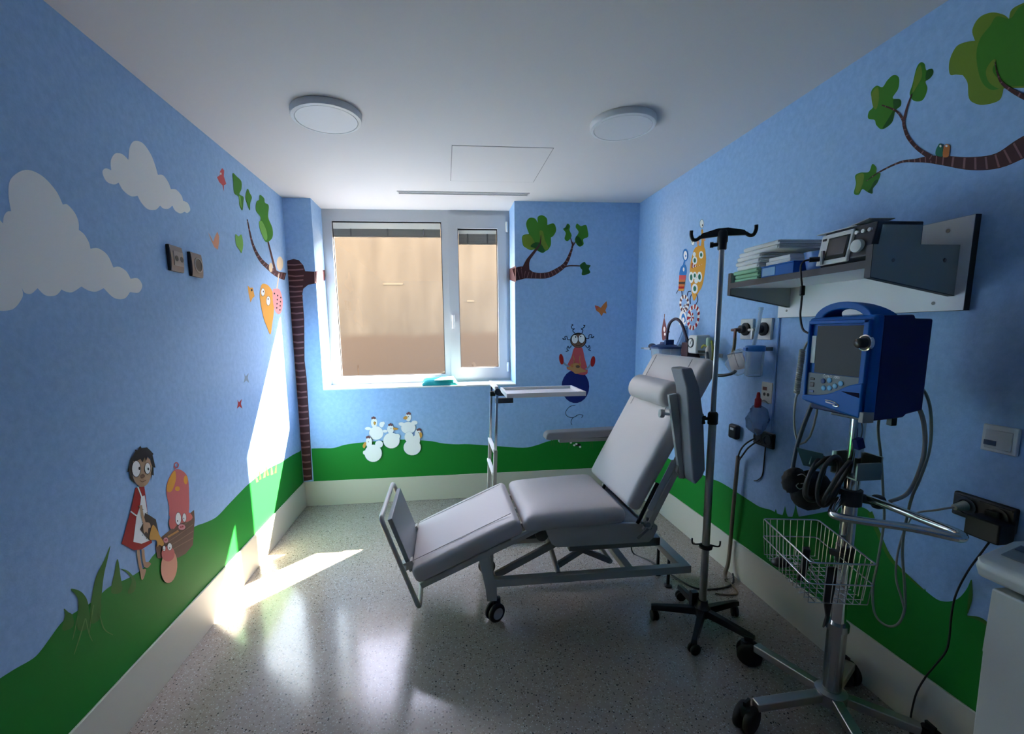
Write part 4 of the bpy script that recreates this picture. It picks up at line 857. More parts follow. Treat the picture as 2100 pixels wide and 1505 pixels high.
# monitor: front faces -x, its right side faces the camera
MX, MY0, MY1, MZ0, MZ1 = 1.300, 1.238, 1.492, 1.212, 1.545
MO = thing('patient_monitor', (1.40, (MY0+MY1)/2, MZ0), 'blue vital signs monitor with a carrying handle on top of the chrome trolley', 'monitor')
obj('body', G().prism([(MX+.035, MY0+.004, MZ0+.0), (MX+.035, MY0+.004, MZ1-.004), (MX+.14, MY0+.004, MZ1-.002), (MX+.145, MY0+.004, MZ1-.014), (MX+.205, MY0+.004, MZ1-.016), (MX+.205, MY0+.004, MZ0+.03), (MX+.15, MY0+.004, MZ0+.018), (MX+.14, MY0+.004, MZ0+.008)], (0, MY1-MY0-.008, 0)), NAVY, MO, bev=.006, seg=3)
# bezel with an opening
sy0, sy1, sz0, sz1 = 1.272, 1.446, 1.349, 1.512
ky1, kz0 = 1.468, 1.288
g = G()
out = [(MY0, MZ0), (MY1, MZ0+.028), (MY1, MZ1-.005), (MY0, MZ1)]
g.prism([(MX+.006, y, z) for y, z in out], (.032, 0, 0))
BZ = obj('bezel', g, BLUEPL, MO, bev=.010, seg=4)
g = G()
fr_ = .012
g.box(MX-.006, MX+.008, MY0+.010, MY1-.012, sz1+.006, MZ1-.014).box(MX-.006, MX+.008, MY0+.010, sy0-.004, MZ0+.02, MZ1-.014).box(MX-.006, MX+.008, ky1+.003, MY1-.012, MZ0+.035, MZ1-.014)
obj('bezel_rim', g, BLUEPL, BZ, bev=.004, seg=3)
g = G(); pts = [(MY1-.012, 1.266)]+[(q.x, q.y) for q in catmull([(1.455, 1.268, 0), (1.415, 1.273, 0), (1.373, 1.283, 0), (1.337, 1.299, 0), (1.302, 1.318, 0), (1.270, 1.329, 0)], 4)]+[(MY0+.010, 1.334), (MY0+.010, MZ0+.010), (MY1-.012, MZ0+.036)]
g.prism([(MX-.010, y, z) for y, z in pts], (.018, 0, 0))
obj('lower_fascia', g, BLUEPL, BZ, bev=.005, seg=3)
obj('screen', G().box(MX+.001, MX+.007, sy0, sy1, sz0, sz1), SCREEN, MO, flat=True, label='dark display')
obj('label_strip', G().box(MX+.002, MX+.0065, sy1+.004, ky1, 1.382, 1.478), M('label_white', (206, 210, 206), .6), MO, flat=True)
KP = obj('keypad', G().box(MX+.0015, MX+.0068, sy0, ky1+.003, 1.262, sz0-.002), M('keypad_grey', (96, 106, 110), .5), MO, flat=True)
BTN = M('button_blue', (108, 178, 214), .4); BTD = M('button_dark', (24, 62, 120), .4); BKT = M('button_black', (28, 28, 26), .45)
for y, z, mm in ((1.404, 1.323, BTD), (1.379, 1.328, BTN), (1.400, 1.299, BTN), (1.376, 1.302, BTN), (1.355, 1.311, BTN), (1.334, 1.322, BTN)):
    obj('button', G().lathe((MX+.002, y, z), [(.0088, 0), (.0088, -.003), (.007, -.0042), (.001, -.0045)], (1, 0, 0), 16), mm, KP)
for z, h in ((1.326, .004), (1.306, .008)): obj('button', G().box(MX-.001, MX+.003, 1.441, 1.460, z-h, z+h), BKT, KP, bev=.002)
obj('button', G().box(MX-.001, MX+.003, 1.441, 1.460, 1.278, 1.286), BTD, KP, bev=.001)
LT = M('lettering_white', (226, 228, 230), .5)
obj('logo_ring', G().tube([(MX+.0012, 1.4015+.0045*math.cos(t*math.pi/6), 1.341+.0045*math.sin(t*math.pi/6)) for t in range(12)], .0012, 6, 1, True, smooth=False), LT, KP)
text('PRO 1000', .0125, (MX+.0013, 1.394, 1.3365), (0, -1, 0), (0, 0, 1), LT, KP)
BGD = M('badge_silver', (200, 206, 198), .25, .7)
g = G().tube([(MX-.0115, 1.376, 1.261), (MX-.0115, 1.352, 1.261), (MX-.0115, 1.332, 1.256), (MX-.0115, 1.323, 1.249), (MX-.0115, 1.330, 1.246), (MX-.0115, 1.344, 1.247)], .0019, 8)
obj('oval_badge', g, BGD, MO)
obj('badge_bar', G().prism([(MX-.0125, 1.374, 1.2575), (MX-.0125, 1.338, 1.2530), (MX-.0125, 1.338, 1.2500), (MX-.0125, 1.374, 1.2535)], (.003, 0, 0)), LT, MO, flat=True)
obj('grip_slot', G().prism([(MX-.0112, 1.318, 1.299), (MX-.0112, 1.256, 1.301), (MX-.0112, 1.254, 1.286), (MX-.0112, 1.290, 1.292)], (.004, 0, 0)), M('slot_navy', (4, 10, 44), .7, spec=.08), MO, flat=True)
obj('corner_latch', G().box(MX-.008, MX+.03, MY0-.002, MY0+.014, MZ0-.004, MZ0+.03), M('latch_grey', (150, 148, 144), .45), MO, bev=.002)
KN = obj('rotary_knob', G().lathe((MX-.004, 1.256, 1.458), [(.022, .004), (.022, -.004), (.016, -.006), (.0155, -.026), (.012, -.030), (.001, -.031)], (1, 0, 0), 24), M('knob_black', (34, 30, 32), .3), MO, ang=50)
obj('knob_ring', G().lathe((MX-.006, 1.256, 1.458), [(.0255, .006), (.0255, -.002), (.022, -.003), (.022, .006)], (1, 0, 0), 26), CHROME, KN, ang=50)
g = G(); A = []
for i in range(21):
    t = math.pi*i/20; y = (MY0+MY1)/2+.005+.110*math.cos(t); z = MZ1-.012+.058*math.sin(t)
    iy_, iz_ = (MY0+MY1)/2+.005+.078*math.cos(t), MZ1-.012+.034*math.sin(t)
    w0, w1 = MX+.012, MX+.115-.055*math.sin(t)
    A.append([g.b.verts.new((w0, y, z)), g.b.verts.new((w1, y, z-.004*math.sin(t))), g.b.verts.new((w1-.004, iy_, iz_)), g.b.verts.new((w0+.004, iy_, iz_))])
g.loft(A)
obj('carrying_handle', g, BLUEPL, MO, bev=.005, seg=3, ang=60)
obj('side_hook', G().box(MX+.198, MX+.232, MY0+.03, MY0+.06, 1.395, 1.425).tube([(MX+.228, MY0+.045, 1.40), (MX+.226, MY0+.045, 1.33), (MX+.200, MY0+.045, 1.325)], .004, 8, 4), NAVY, MO, bev=.004)
obj('cable_clip', G().box(MX+.035, MX+.075, MY1-.002, MY1+.03, 1.466, 1.496), BLACK, MO, bev=.005)
obj('mount_plate', G().box(1.375, 1.49, 1.325, 1.44, MZ0-.016, MZ0+.012), BLACK, MO, bev=.003)
obj('mount_catch', G().box(1.455, 1.475, 1.29, 1.31, MZ0-.03, MZ0+.01), BLACK, MO, bev=.003)

# cuff, hoses and leads on the trolley
def cable(name, pts, r, mat, label, cat='cable', n=8, k=6, par=None, sm=True):
    o = obj(name, G().tube(pts, r, n, k, smooth=sm), mat, par, ang=180)
    return o if par else tag(o, label, cat)
HC = thing('hose_bundle', (1.325, 1.415, .84), 'coiled black pressure hose looped over the trolley bracket', 'hose')
cc = V((1.312, 1.385, .975)); u = V((.93, .37, 0))
for i, (rx, rz, off, tl) in enumerate(((.070, .085, 0, 0), (.064, .090, .016, .12), (.075, .078, -.014, -.1), (.058, .083, .030, .2))):
    nrm = V((-.37, .93, 0)); P = []
    for j in range(18):
        t = 2*math.pi*j/18; P.append(cc+u*(rx*math.cos(t)+tl*.3*rz*math.sin(t))+V((0, 0, rz*math.sin(t)))-nrm*(off*1.5+.014*math.cos(t+i*1.3)+.02*math.sin(t)))
    obj('hose_loop', G().tube(P, .0072, 8, 4, True), M('hose_dark', (52, 50, 46), .45), HC, ang=180)
g = G(); g.ell((1.345, 1.465, .905), .075, .05, .075, 20, 12); g.ell((1.285, 1.475, .94), .045, .035, .05)
b = g.b
for v in b.verts: v.co += V((random.uniform(-1, 1), random.uniform(-1, 1), random.uniform(-1, 1)))*.003
CF = tag(obj('pressure_cuff', g, M('cuff_black', (20, 19, 20), .75, bump=.2, bscale=80), ang=180), 'dark fabric blood pressure cuff bundled behind the coiled hose', 'cuff')
mk = M('cuff_mark', (168, 164, 160), .6)
for P_ in ([(1.262, 1.437, .975), (1.272, 1.428, .982), (1.284, 1.424, .974)], [(1.27, 1.437, .945), (1.262, 1.438, .935), (1.272, 1.434, .924), (1.285, 1.432, .930), (1.286, 1.432, .944), (1.275, 1.434, .944)]): obj('cuff_marking', G().tube(P_, .0018, 6), mk, CF)
SB = obj('probe_strap', G().prism([(1.215, 1.232, .735), (1.246, 1.224, .735), (1.243, 1.223, .66), (1.236, 1.224, .59), (1.232, 1.224, .545), (1.218, 1.228, .520), (1.226, 1.228, .56), (1.215, 1.232, .62)], (.004, .012, 0)), BLACK, bev=.003)
tag(SB, 'black strap hanging down through the front of the wire basket', 'strap')
PC = tag(obj('finger_probe', G().prism([(1.186, 1.30, .765), (1.208, 1.293, .765), (1.206, 1.295, .69), (1.196, 1.30, .645), (1.176, 1.305, .650), (1.186, 1.302, .70)], (.016, .022, 0)), BLACK, bev=.004), 'black finger probe clipped over the long side of the wire basket', 'probe')
tag(obj('probe_boot', G().ell((1.235, 1.45, .632), .034, .026, .018), BLACK), 'small black rubber probe lying at the bottom of the wire basket', 'probe')
cable('probe_lead', [(1.19, 1.32, .70), (1.215, 1.36, .675), (1.25, 1.40, .655), (1.29, 1.38, .640), (1.27, 1.32, .630), (1.24, 1.29, .650), (1.22, 1.30, .700)], .0022, M('clear_lead', (160, 164, 160), .4), 'thin pale probe lead curled inside the wire basket')
# leads from the monitor
pts = []
for i in range(150):
    t = i/149; a = 2*math.pi*22*t; z = 1.425-.165*t
    pts.append((1.335+.007*math.cos(a)-.01*t, 1.545+.007*math.sin(a), z))
pts = [(1.345, 1.497, 1.48), (1.338, 1.53, 1.45)]+pts+[(1.325, 1.547, 1.24), (1.325, 1.548, 1.17), (1.332, 1.543, 1.10), (1.345, 1.530, 1.065), (1.36, 1.505, 1.10), (1.365, 1.490, 1.19), (1.36, 1.485, 1.26)]
cable('coiled_lead', pts, .0038, IVORYCABLE, 'ivory lead with a coiled spring section hanging left of the blue monitor', k=2)
cable('pressure_hose', [(1.37, 1.488, 1.285), (1.352, 1.508, 1.20), (1.336, 1.527, 1.09), (1.330, 1.537, 1.0), (1.325, 1.535, .93), (1.312, 1.525, .91), (1.30, 1.505, .90)], .0075, M('hose_grey', (84, 88, 92), .5), 'thick grey pressure hose running down left of the trolley pole', 'hose')
cable('monitor_lead', [(1.505, 1.275, 1.335), (1.540, 1.262, 1.28), (1.565, 1.262, 1.20), (1.575, 1.265, 1.10), (1.565, 1.275, 1.0), (1.555, 1.285, .93), (1.56, 1.30, .80), (1.60, 1.33, .70), (1.640, 1.345, .58), (1.66, 1.35, .47), (1.655, 1.365, .40), (1.645, 1.40, .375), (1.640, 1.44, .40), (1.635, 1.452, .50), (1.63, 1.44, .62), (1.62, 1.425, .78), (1.60, 1.42, .88), (1.555, 1.40, 1.02), (1.50, 1.375, 1.15), (1.475, 1.35, 1.218)], .0042, M('cable_green_grey', (128, 136, 124), .5), 'long grey lead looping from the monitor down in front of the green hill')
cable('monitor_hose', [(1.505, 1.30, 1.30), (1.545, 1.31, 1.27), (1.585, 1.305, 1.20), (1.60, 1.30, 1.10), (1.592, 1.305, 1.0), (1.575, 1.32, .93), (1.53, 1.335, .90)], .0065, GREYCABLE, 'thick grey hose arching from the right side of the blue monitor', 'hose')
t = thing('plug_tag', (1.352, 1.30, 1.11), 'small navy connector dangling under the blue monitor', 'connector')
obj('plug', G().obox((1.352, 1.30, 1.125), (.012, 0, .004), (0, .010, 0), (-.006, 0, .017)), NAVY, t, bev=.002)
obj('wire', G().tube([(1.358, 1.300, 1.14), (1.366, 1.305, 1.17), (1.372, 1.32, 1.20)], .0022, 6), DARKCABLE, t)

# ------------------------------------------------------------------ wall shelf on the right
SH = thing('wall_shelf', (1.56, 1.72, 1.55), 'white laminate wall shelf with dark edges and grey side brackets', 'shelf')
BX = xr-.022
yA, yB, zA, zB = 1.325, 2.16, 1.556, 1.862
obj('back_board', G().box(BX+.0006, xr, yA, yB, zA, zB), BOARDEDGE, SH, bev=.001)
obj('board_face', G().box(BX-.0008, BX+.001, yA+.001, yB-.001, zA+.001, zB-.001), BOARD, SH, flat=True)
SX0 = 1.392
obj('shelf_board', G().box(SX0+.001, BX, 1.378, 2.082, 1.700, 1.724), BOARD, SH, flat=True)
obj('front_edge', G().box(SX0-.001, SX0+.001, 1.378, 2.082, 1.699, 1.7245), BOARDEDGE, SH, flat=True)
for (ya, yb, nm) in ((1.358, 1.378, 0), (2.082, 2.102, 1)):
    pr = [(SX0, 1.668), (SX0, 1.772), (BX, 1.772), (BX, 1.606)]
    o = obj('side_bracket', G().prof(pr, ya, yb), GREYLAM, SH, flat=True)
    obj('bracket_edge', G().prof([(SX0-.001, 1.667), (SX0-.001, 1.7725), (SX0+.001, 1.7725), (SX0+.001, 1.667)], ya-.0008, yb+.0008).prism([(SX0, ya-.0008, 1.667), (BX, ya-.0008, 1.605), (BX, ya-.0008, 1.6068), (SX0, ya-.0008, 1.6695)], (0, yb-ya+.0016, 0)), BOARDEDGE, o, flat=True)
    for x, z in ((1.47, 1.722), (1.66, 1.722)): obj('screw', G().lathe((x, ya-.0002, z), [(.006, .002), (.006, -.0012), (.001, -.0014)], (0, 1, 0), 12), GREYDARK, o)
for y, z in ((1.40, 1.825), (1.42, 1.585), (2.10, 1.59), (1.80, 1.585)): obj('screw', G().lathe((BX-.0006, y, z), [(.006, .002), (.006, -.0012), (.001, -.0014)], (1, 0, 0), 12), GREYDARK, SH)
ZS = 1.7245
# folded linen, one object per piece
WL_ = M('white_linen', (238, 238, 236), .9, bump=.25, bscale=50); GL_ = M('mint_linen', (158, 206, 172), .9, bump=.25, bscale=50)
z = ZS; rr = random.Random(5)
names = ['lowest mint green folded cloth of the stack on the shelf', 'second mint green folded cloth from the bottom of the shelf stack', 'third mint green folded cloth, just under the white linen', 'lowest white folded sheet, lying on the mint green cloths', 'second white folded sheet above the mint green cloths', 'third white folded sheet above the mint green cloths', 'fourth white folded sheet above the mint green cloths', 'white folded sheet on top of the linen stack on the shelf']
for i, lb in enumerate(names):
    green = i < 3; h = (.016, .018, .018, .021, .021, .020, .020, .018)[i]
    x0 = 1.400+rr.uniform(0, .010)+(.01 if i > 5 else 0); ya = 1.905+rr.uniform(-.008, .008)-(0 if green else (.0 if i < 6 else .11)); yb = 2.068+rr.uniform(-.012, .010)
    if i in (6, 7): yb -= .015*(i-5)
    g = G()
    n = 2
    for k in range(n): g.box(x0+k*.003, 1.66, ya+k*.004, yb-k*.003, z+h*k/n+.0006, z+h*(k+1)/n-.0004)
    g.cyl((x0+.004, ya+.006, z+h/2), (x0+.004, yb-.004, z+h/2), h*.46, n=12)
    o = obj('folded_sheet' if not green else 'folded_cloth', g, GL_ if green else WL_, bev=.003, seg=3)
    tag(o, lb, 'folded linen', 'folded linen stacked on the shelf'); z += h
# blue carton with pads
BXO = thing('blue_carton', (1.47, 1.80, ZS), 'blue open carton in front of the linen on the shelf', 'carton')
obj('box', G().box(1.400, 1.540, 1.700, 1.885, ZS, ZS+.0435).box(1.398, 1.542, 1.698, 1.887, ZS+.043, ZS+.049), BLUEPL, BXO, bev=.002)
obj('clear_window', G().box(1.3985, 1.400, 1.80, 1.875, ZS+.006, ZS+.040), M('carton_pale', (120, 178, 220), .3), BXO, flat=True)
tag(obj('gauze_pack', G().box(1.412, 1.53, 1.735, 1.875, ZS+.0495, ZS+.066).box(1.418, 1.525, 1.745, 1.865, ZS+.0665, ZS+.082), WL_, bev=.003), 'white gauze pads lying on the blue carton', 'gauze')
g = G().lathe((1.462, 1.640, ZS), [(.040, 0), (.042, .003), (.053, .062), (.056, .072), (.053, .072), (.050, .060), (.040, .006), (.001, .005)], n=30)
tag(obj('kidney_bowl', g, M('bowl_blue', (88, 130, 196), .35), ang=50), 'translucent blue plastic bowl between the carton and the portable monitor', 'bowl')
# portable monitor
PM = thing('portable_monitor', (1.50, 1.50, ZS), 'white and black portable monitor with a small screen on the wall shelf', 'monitor')
obj('case', G().prism([(1.425, 1.386, ZS), (1.410, 1.386, ZS+.02), (1.432, 1.386, ZS+.128), (1.60, 1.386, ZS+.128), (1.60, 1.386, ZS)], (0, .206, 0)), M('case_black', (30, 34, 46), .4), PM, bev=.004, seg=3)
obj('side_panel', G().prism([(1.435, 1.3845, ZS+.01), (1.447, 1.3845, ZS+.116), (1.594, 1.3845, ZS+.116), (1.594, 1.3845, ZS+.01)], (0, .003, 0)), GREYLAM, PM, flat=True)
def pmf(y, z, d=0): return V((1.4085+.0204*(z/.108)-d if z > 0 else 1.4085-d, y, ZS+.016+z))
g = G().prism([pmf(1.462, -.006, .008), pmf(1.592, -.006, .008), pmf(1.592, .104, .008), pmf(1.462, .104, .008)], (.012, 0, 0))
obj('front_panel', g, WHITE_PLASTIC, PM, bev=.003)
obj('screen', G().prism([pmf(1.470, .010, .0095), pmf(1.556, .010, .0095), pmf(1.556, .088, .0095), pmf(1.470, .088, .0095)], (.003, 0, 0)), SCREEN, PM, flat=True)
obj('screen_surround', G().prism([pmf(1.478, .024, .0105), pmf(1.548, .024, .0105), pmf(1.548, .082, .0105), pmf(1.478, .082, .0105)], (.002, 0, 0)), M('screen_mauve', (70, 64, 68), .2), PM, flat=True)
for y in (1.452, 1.428, 1.404): obj('button', G().lathe(pmf(y, .088, .004), [(.0065, .006), (.0065, -.002), (.001, -.003)], (1, 0, 0), 12), WHITE_PLASTIC, PM)
obj('dial', G().lathe(pmf(1.434, .040, .004), [(.022, .006), (.021, -.008), (.014, -.012), (.001, -.0125)], (1, 0, 0), 22), WHITE_PLASTIC, PM, ang=50)
for a_, b_ in ((1.568, 1.576), (1.579, 1.583)): obj('key', G().box(1.414, 1.422, a_, b_, ZS+.098, ZS+.106), BLACK, PM, flat=True)
obj('socket_tab', G().box(1.396, 1.404, 1.558, 1.566, ZS+.012, ZS+.062), M('tab_grey', (150, 150, 150), .5), PM, flat=True)
PP = M('paper_white', (226, 226, 224), .8)
for i, (x0, x1, ya, yb, tilt, lb) in enumerate(((1.43, 1.58, 1.47, 1.63, .0, 'white printed sheet lying flat on the portable monitor'), (1.45, 1.55, 1.44, 1.54, .16, 'white folded leaflet standing out on top of the portable monitor'))):
    zb0 = ZS+.1300+i*.002; g = G()
    g.prism([(x0, ya, zb0+(yb-ya)*tilt), (x0, yb, zb0), (x1, yb, zb0+.001), (x1, ya, zb0+(yb-ya)*tilt+.001)], (0, 0, .0018))
    tag(obj('paper_sheet' if i == 0 else 'leaflet', g, PP, flat=True), lb, 'paper')
MC = thing('power_cable', (1.40, 1.60, 1.44), 'black power cable hanging from the portable monitor over the shelf edge', 'cable')
obj('plug', G().cyl((1.398, 1.572, ZS+.034), (1.372, 1.590, ZS+.034), .009), BLACK, MC)
obj('cord', G().tube([(1.375, 1.590, ZS+.034), (1.362, 1.605, ZS+.030), (1.358, 1.612, ZS+.005), (1.366, 1.606, 1.65), (1.362, 1.600, 1.60), (1.358, 1.595, 1.55), (1.352, 1.570, 1.50), (1.345, 1.530, 1.485)], .0038, 8), DARKCABLE, MC)
obj('ferrite', G().cyl((1.365, 1.604, 1.665), (1.363, 1.601, 1.628), .009), DARKCABLE, MC, bev=.003)

# ------------------------------------------------------------------ right wall fittings
PLATE = M('plate_white', (206, 206, 200), .4)
XW = xr
def outlet(y, z, lb, probe):
    t = thing('gas_outlet', (XW, y, z-.05), lb, 'gas outlet', 'medical gas outlets under the shelf')
    obj('plate', G().box(XW-.014, XW, y-.052, y+.052, z-.058, z+.058), PLATE, t, bev=.004)
    obj('valve', G().lathe((XW-.013, y, z), [(.036, 0), (.036, -.012), (.030, -.016), (.022, -.018), (.022, -.04), (.012, -.044)], (1, 0, 0), 24), BLACK, t, ang=50)
    obj('probe', G().cyl((XW-.05, y, z), (XW-.085, y, z-.004), .011).cyl((XW-.08, y, z-.004), (XW-.08, y+.03, z-.004), .008).cyl((XW-.08, y, z), (XW-.08, y, z-.05), .008), probe, t)
    return t
outlet(2.407, 1.500, 'white gas outlet plate with a brown hose probe, nearer the infusion stand', M('brass_brown', (118, 82, 70), .4, .4))
outlet(2.262, 1.500, 'white gas outlet plate with a grey flowmeter probe, nearer the shelf', STEEL)
cable('oxygen_hose', [(XW-.08, 2.407, 1.452), (XW-.078, 2.412, 1.40), (XW-.085, 2.41, 1.36), (XW-.085, 2.39, 1.31)], .009, M('hose_olive', (110, 98, 72), .5), 'short olive hose dropping from the left gas outlet into the plastic bag', 'hose')
SJ = thing('suction_canister', (1.645, 2.225, 1.25), 'clear suction canister with a bright blue lid below the right gas outlet', 'canister')
CL = clear('clear_plastic', (190, 212, 226), .22)
c = V((1.645, 2.222, 0))
obj('jar', G().lathe(c+V((0, 0, 1.25)), [(.036, 0), (.042, .004), (.046, .135), (.043, .135), (.039, .008), (.001, .006)], n=26), CL, SJ, ang=50)
obj('lid', G().lathe(c+V((0, 0, 1.384)), [(.049, 0), (.050, .004), (.049, .026), (.044, .030), (.010, .032)], n=26).box(c.x-.06, c.x-.03, c.y-.01, c.y+.01, 1.388, 1.404), M('lid_blue', (24, 112, 186), .35), SJ, ang=50)
obj('flow_tube', G().cyl(c+V((0, .01, 1.412)), c+V((.03, .014, 1.60)), .010, n=12).cyl(c+V((.03, .014, 1.60)), c+V((.03, .014, 1.615)), .012), clear('clear_tube', (200, 220, 232), .35), SJ)
obj('hanger', G().box(c.x+.04, XW, c.y-.018, c.y+.018, 1.385, 1.405), STEEL, SJ)
g = G()
def blob_bag(g, c, rx, ry, rz, seed, amp=.16):
    r_ = random.Random(seed); ph = [r_.uniform(0, 6) for _ in range(6)]
    n, m = 22, 14; R = []
    for j in range(m+1):
        t = -math.pi/2+math.pi*j/m; row = []
        for i in range(n):
            a = 2*math.pi*i/n; q = max(math.cos(t), .02); k = 1+amp*math.sin(3*a+ph[0]+2*t)+amp*.6*math.sin(5*a+ph[1]-3*t)+amp*.5*math.sin(7*t+ph[2])
            row.append(g.b.verts.new(V(c)+V((rx*q*math.cos(a)*k, ry*q*math.sin(a)*k, rz*math.sin(t)*(1+.3*amp*math.sin(2*a+ph[3]))))))
        R.append(row)
    g.loft(R)
PB = thing('plastic_bag', (1.655, 2.36, 1.24), 'crumpled clear plastic bag with a white card inside, hanging below the gas outlets', 'bag')
blob_bag(g, (1.660, 2.368, 1.315), .050, .074, .075, 4)
obj('film', g, clear('bag_film', (206, 216, 222), .16, .12), PB, ang=180)
obj('card', G().prism([(1.628, 2.43, 1.352), (1.628, 2.30, 1.372), (1.640, 2.275, 1.29), (1.640, 2.40, 1.262)], (.006, .002, 0)), M('card_white', (206, 204, 198), .7), PB, flat=True)
for P_ in ([(1.625, 2.425, 1.354), (1.623, 2.37, 1.366), (1.625, 2.30, 1.374)], [(1.623, 2.36, 1.366), (1.630, 2.345, 1.32), (1.634, 2.33, 1.29)]): obj('card_line', G().tube(P_, .0019, 6), DARKCABLE, PB)
cable('breathing_hose', [(1.62, 2.62, 1.36), (1.60, 2.55, 1.27), (1.60, 2.49, 1.235), (1.61, 2.43, 1.235), (1.63, 2.38, 1.25), (1.64, 2.36, 1.268)], .009, M('hose_slate', (70, 74, 78), .5), 'dark grey hose looping from behind the backrest to the plastic bag', 'hose')
y, z = 2.217, 1.159
t = thing('signal_outlet', (XW, y, z-.05), 'small white wall plate with a red window and two round sockets', 'outlet plate')
obj('plate', G().box(XW-.010, XW, y-.040, y+.040, z-.056, z+.056), PLATE, t, bev=.003)
obj('window', G().box(XW-.0115, XW-.009, y-.002, y+.028, z+.012, z+.030), M('window_red', (96, 22, 24), .4), t, flat=True)
for dy in (-.014, .014): obj('socket_hole', G().lathe((XW-.009, y+dy, z-.010), [(.009, 0), (.009, -.0022), (.001, -.0023)], (1, 0, 0), 16), BLACK, t)
BB_ = thing('resuscitation_bag', (1.665, 2.20, .93), 'blue plastic bag with a red nozzle hanging under the small white wall plate', 'bag')
g = G(); blob_bag(g, (1.672, 2.205, 1.015), .044, .058, .082, 9, .24)
obj('bag', g, clear('bag_blue', (84, 128, 184), .42, .15), BB_, ang=180)
obj('red_nozzle', G().lathe((1.665, 2.198, 1.083), [(.017, 0), (.016, .045), (.010, .052), (.009, .072), (.006, .082)], n=18), M('nozzle_red', (176, 26, 34), .4), BB_, ang=50)
obj('hanging_hook', G().tube([(1.672, 2.205, 1.092), (1.70, 2.205, 1.12), (XW-.002, 2.205, 1.10)], .003, 6), STEEL, BB_)
def dbl_socket(y0, y1, z, h, lb, plug1, plug2):
    t = thing('double_socket', (XW, (y0+y1)/2, z-h/2), lb, 'power socket')
    obj('backbox', G().box(XW-.018, XW, y0, y1, z-h/2, z+h/2), M('socket_black', (24, 24, 28), .4), t, bev=.006, seg=3)
    ym = (y0+y1)/2
    for a, b_ in ((y0, ym), (ym, y1)):
        yc = (a+b_)/2; q = obj('socket_insert', G().lathe((XW-.0175, yc, z), [(.028, 0), (.030, -.006), (.024, -.006), (.022, .004), (.001, .004)], (1, 0, 0), 24).box(XW-.022, XW-.018, a+.006, b_-.006, z-h/2+.008, z-h/2+.012).box(XW-.022, XW-.018, a+.006, b_-.006, z+h/2-.012, z+h/2-.008), M('socket_dark', (44, 44, 50), .35), t, ang=50)
    return t
dbl_socket(2.135, 2.285, .905, .085, 'dark double power socket on the wall below the blue plastic bag', 0, 0)
t = thing('wall_box', (XW, 2.45, .845), 'small rounded black wall box with a pale label, left of the double socket', 'box')
obj('case', G().box(XW-.035, XW, 2.412, 2.49, .848, .935), BLACK, t, bev=.014, seg=4)
obj('label', G().box(XW-.0358, XW-.034, 2.435, 2.465, .902, .916), M('label_pale', (190, 194, 194), .6), t, flat=True)
t = thing('socket_lead', (1.70, 2.36, .3), 'grey leads plugged into the double socket and running down to the floor', 'cable')
obj('lead', G().tube([(XW-.03, 2.25, .90), (1.68, 2.29, .86), (1.69, 2.35, .80), (1.70, 2.385, .72), (1.70, 2.39, .60), (1.70, 2.395, .50)], .0045, 8), DARKCABLE, t)
obj('lead', G().tube([(XW-.03, 2.215, .90), (1.675, 2.26, .845), (1.69, 2.32, .79), (1.70, 2.375, .73)], .0045, 8), DARKCABLE, t)
obj('sleeve', G().tube([(1.70, 2.378, .76), (1.70, 2.386, .60), (1.70, 2.395, .40), (1.70, 2.40, .20), (1.69, 2.395, .08), (1.66, 2.375, .02), (1.64, 2.33, .010)], .011, 10), M('sleeve_beige', (132, 118, 100), .6), t)
obj('floor_lead', G().tube([(1.64, 2.34, .010), (1.645, 2.27, .006), (1.62, 2.20, .006), (1.55, 2.20, .006), (1.50, 2.22, .006)], .0045, 8), M('lead_tan', (140, 120, 98), .6), t)
cable('wall_lead', [(XW-.006, 2.20, .86), (XW-.004, 2.205, .78), (XW-.004, 2.21, .70), (XW-.006, 2.24, .66), (XW-.006, 2.27, .645)], .003, DARKCABLE, 'thin dark wire hanging from the double socket below the blue bag')
obj('trim_3', G().box(XW-.010, XW, 2.163, 2.173, .955, 1.556), BLUE, kind='structure', bev=.003, label='blue painted cable duct running down from the shelf board')
# switch
y, z = 1.190, 1.150
t = thing('wall_switch', (XW, y, z-.045), 'white square wall switch plate with a dark blue window above the right socket', 'switch')
obj('plate', G().box(XW-.011, XW, y-.046, y+.046, z-.043, z+.043), M('switch_white', (210, 210, 208), .4), t, bev=.003)
obj('rocker', G().box(XW-.014, XW-.010, y-.034, y+.036, z-.032, z+.028), M('switch_white2', (198, 198, 196), .4), t, bev=.002)
obj('window', G().box(XW-.0152, XW-.013, y+.004, y+.036, z-.022, z-.006), M('switch_blue', (20, 40, 84), .3), t, flat=True)
SK = dbl_socket(1.118, 1.288, .908, .082, 'dark double power socket under the white switch with a black charger plugged in', 1, 1)
CG = thing('charger', (XW-.045, 1.16, .838), 'chunky black charger with a cord, in the right half of the double socket', 'charger')
obj('casing', G().box(XW-.075, XW-.016, 1.112, 1.205, .838, .905).box(XW-.03, XW-.016, 1.15, 1.19, .90, .925), BLACK, CG, bev=.006, seg=3)
t = thing('plug_lead', (1.70, 1.26, .88), 'pale grey plug and lead in the left half of the double socket', 'plug')
obj('plug', G().cyl((XW-.020, 1.248, .910), (XW-.055, 1.252, .905), .017, .010), IVORYCABLE, t)
obj('cord', G().tube([(XW-.052, 1.252, .905), (XW-.075, 1.29, .880), (1.635, 1.34, .840), (1.62, 1.36, .72), (1.625, 1.365, .60), (1.645, 1.355, .52), (1.66, 1.35, .47)], .0035, 8), GREYCABLE, t)
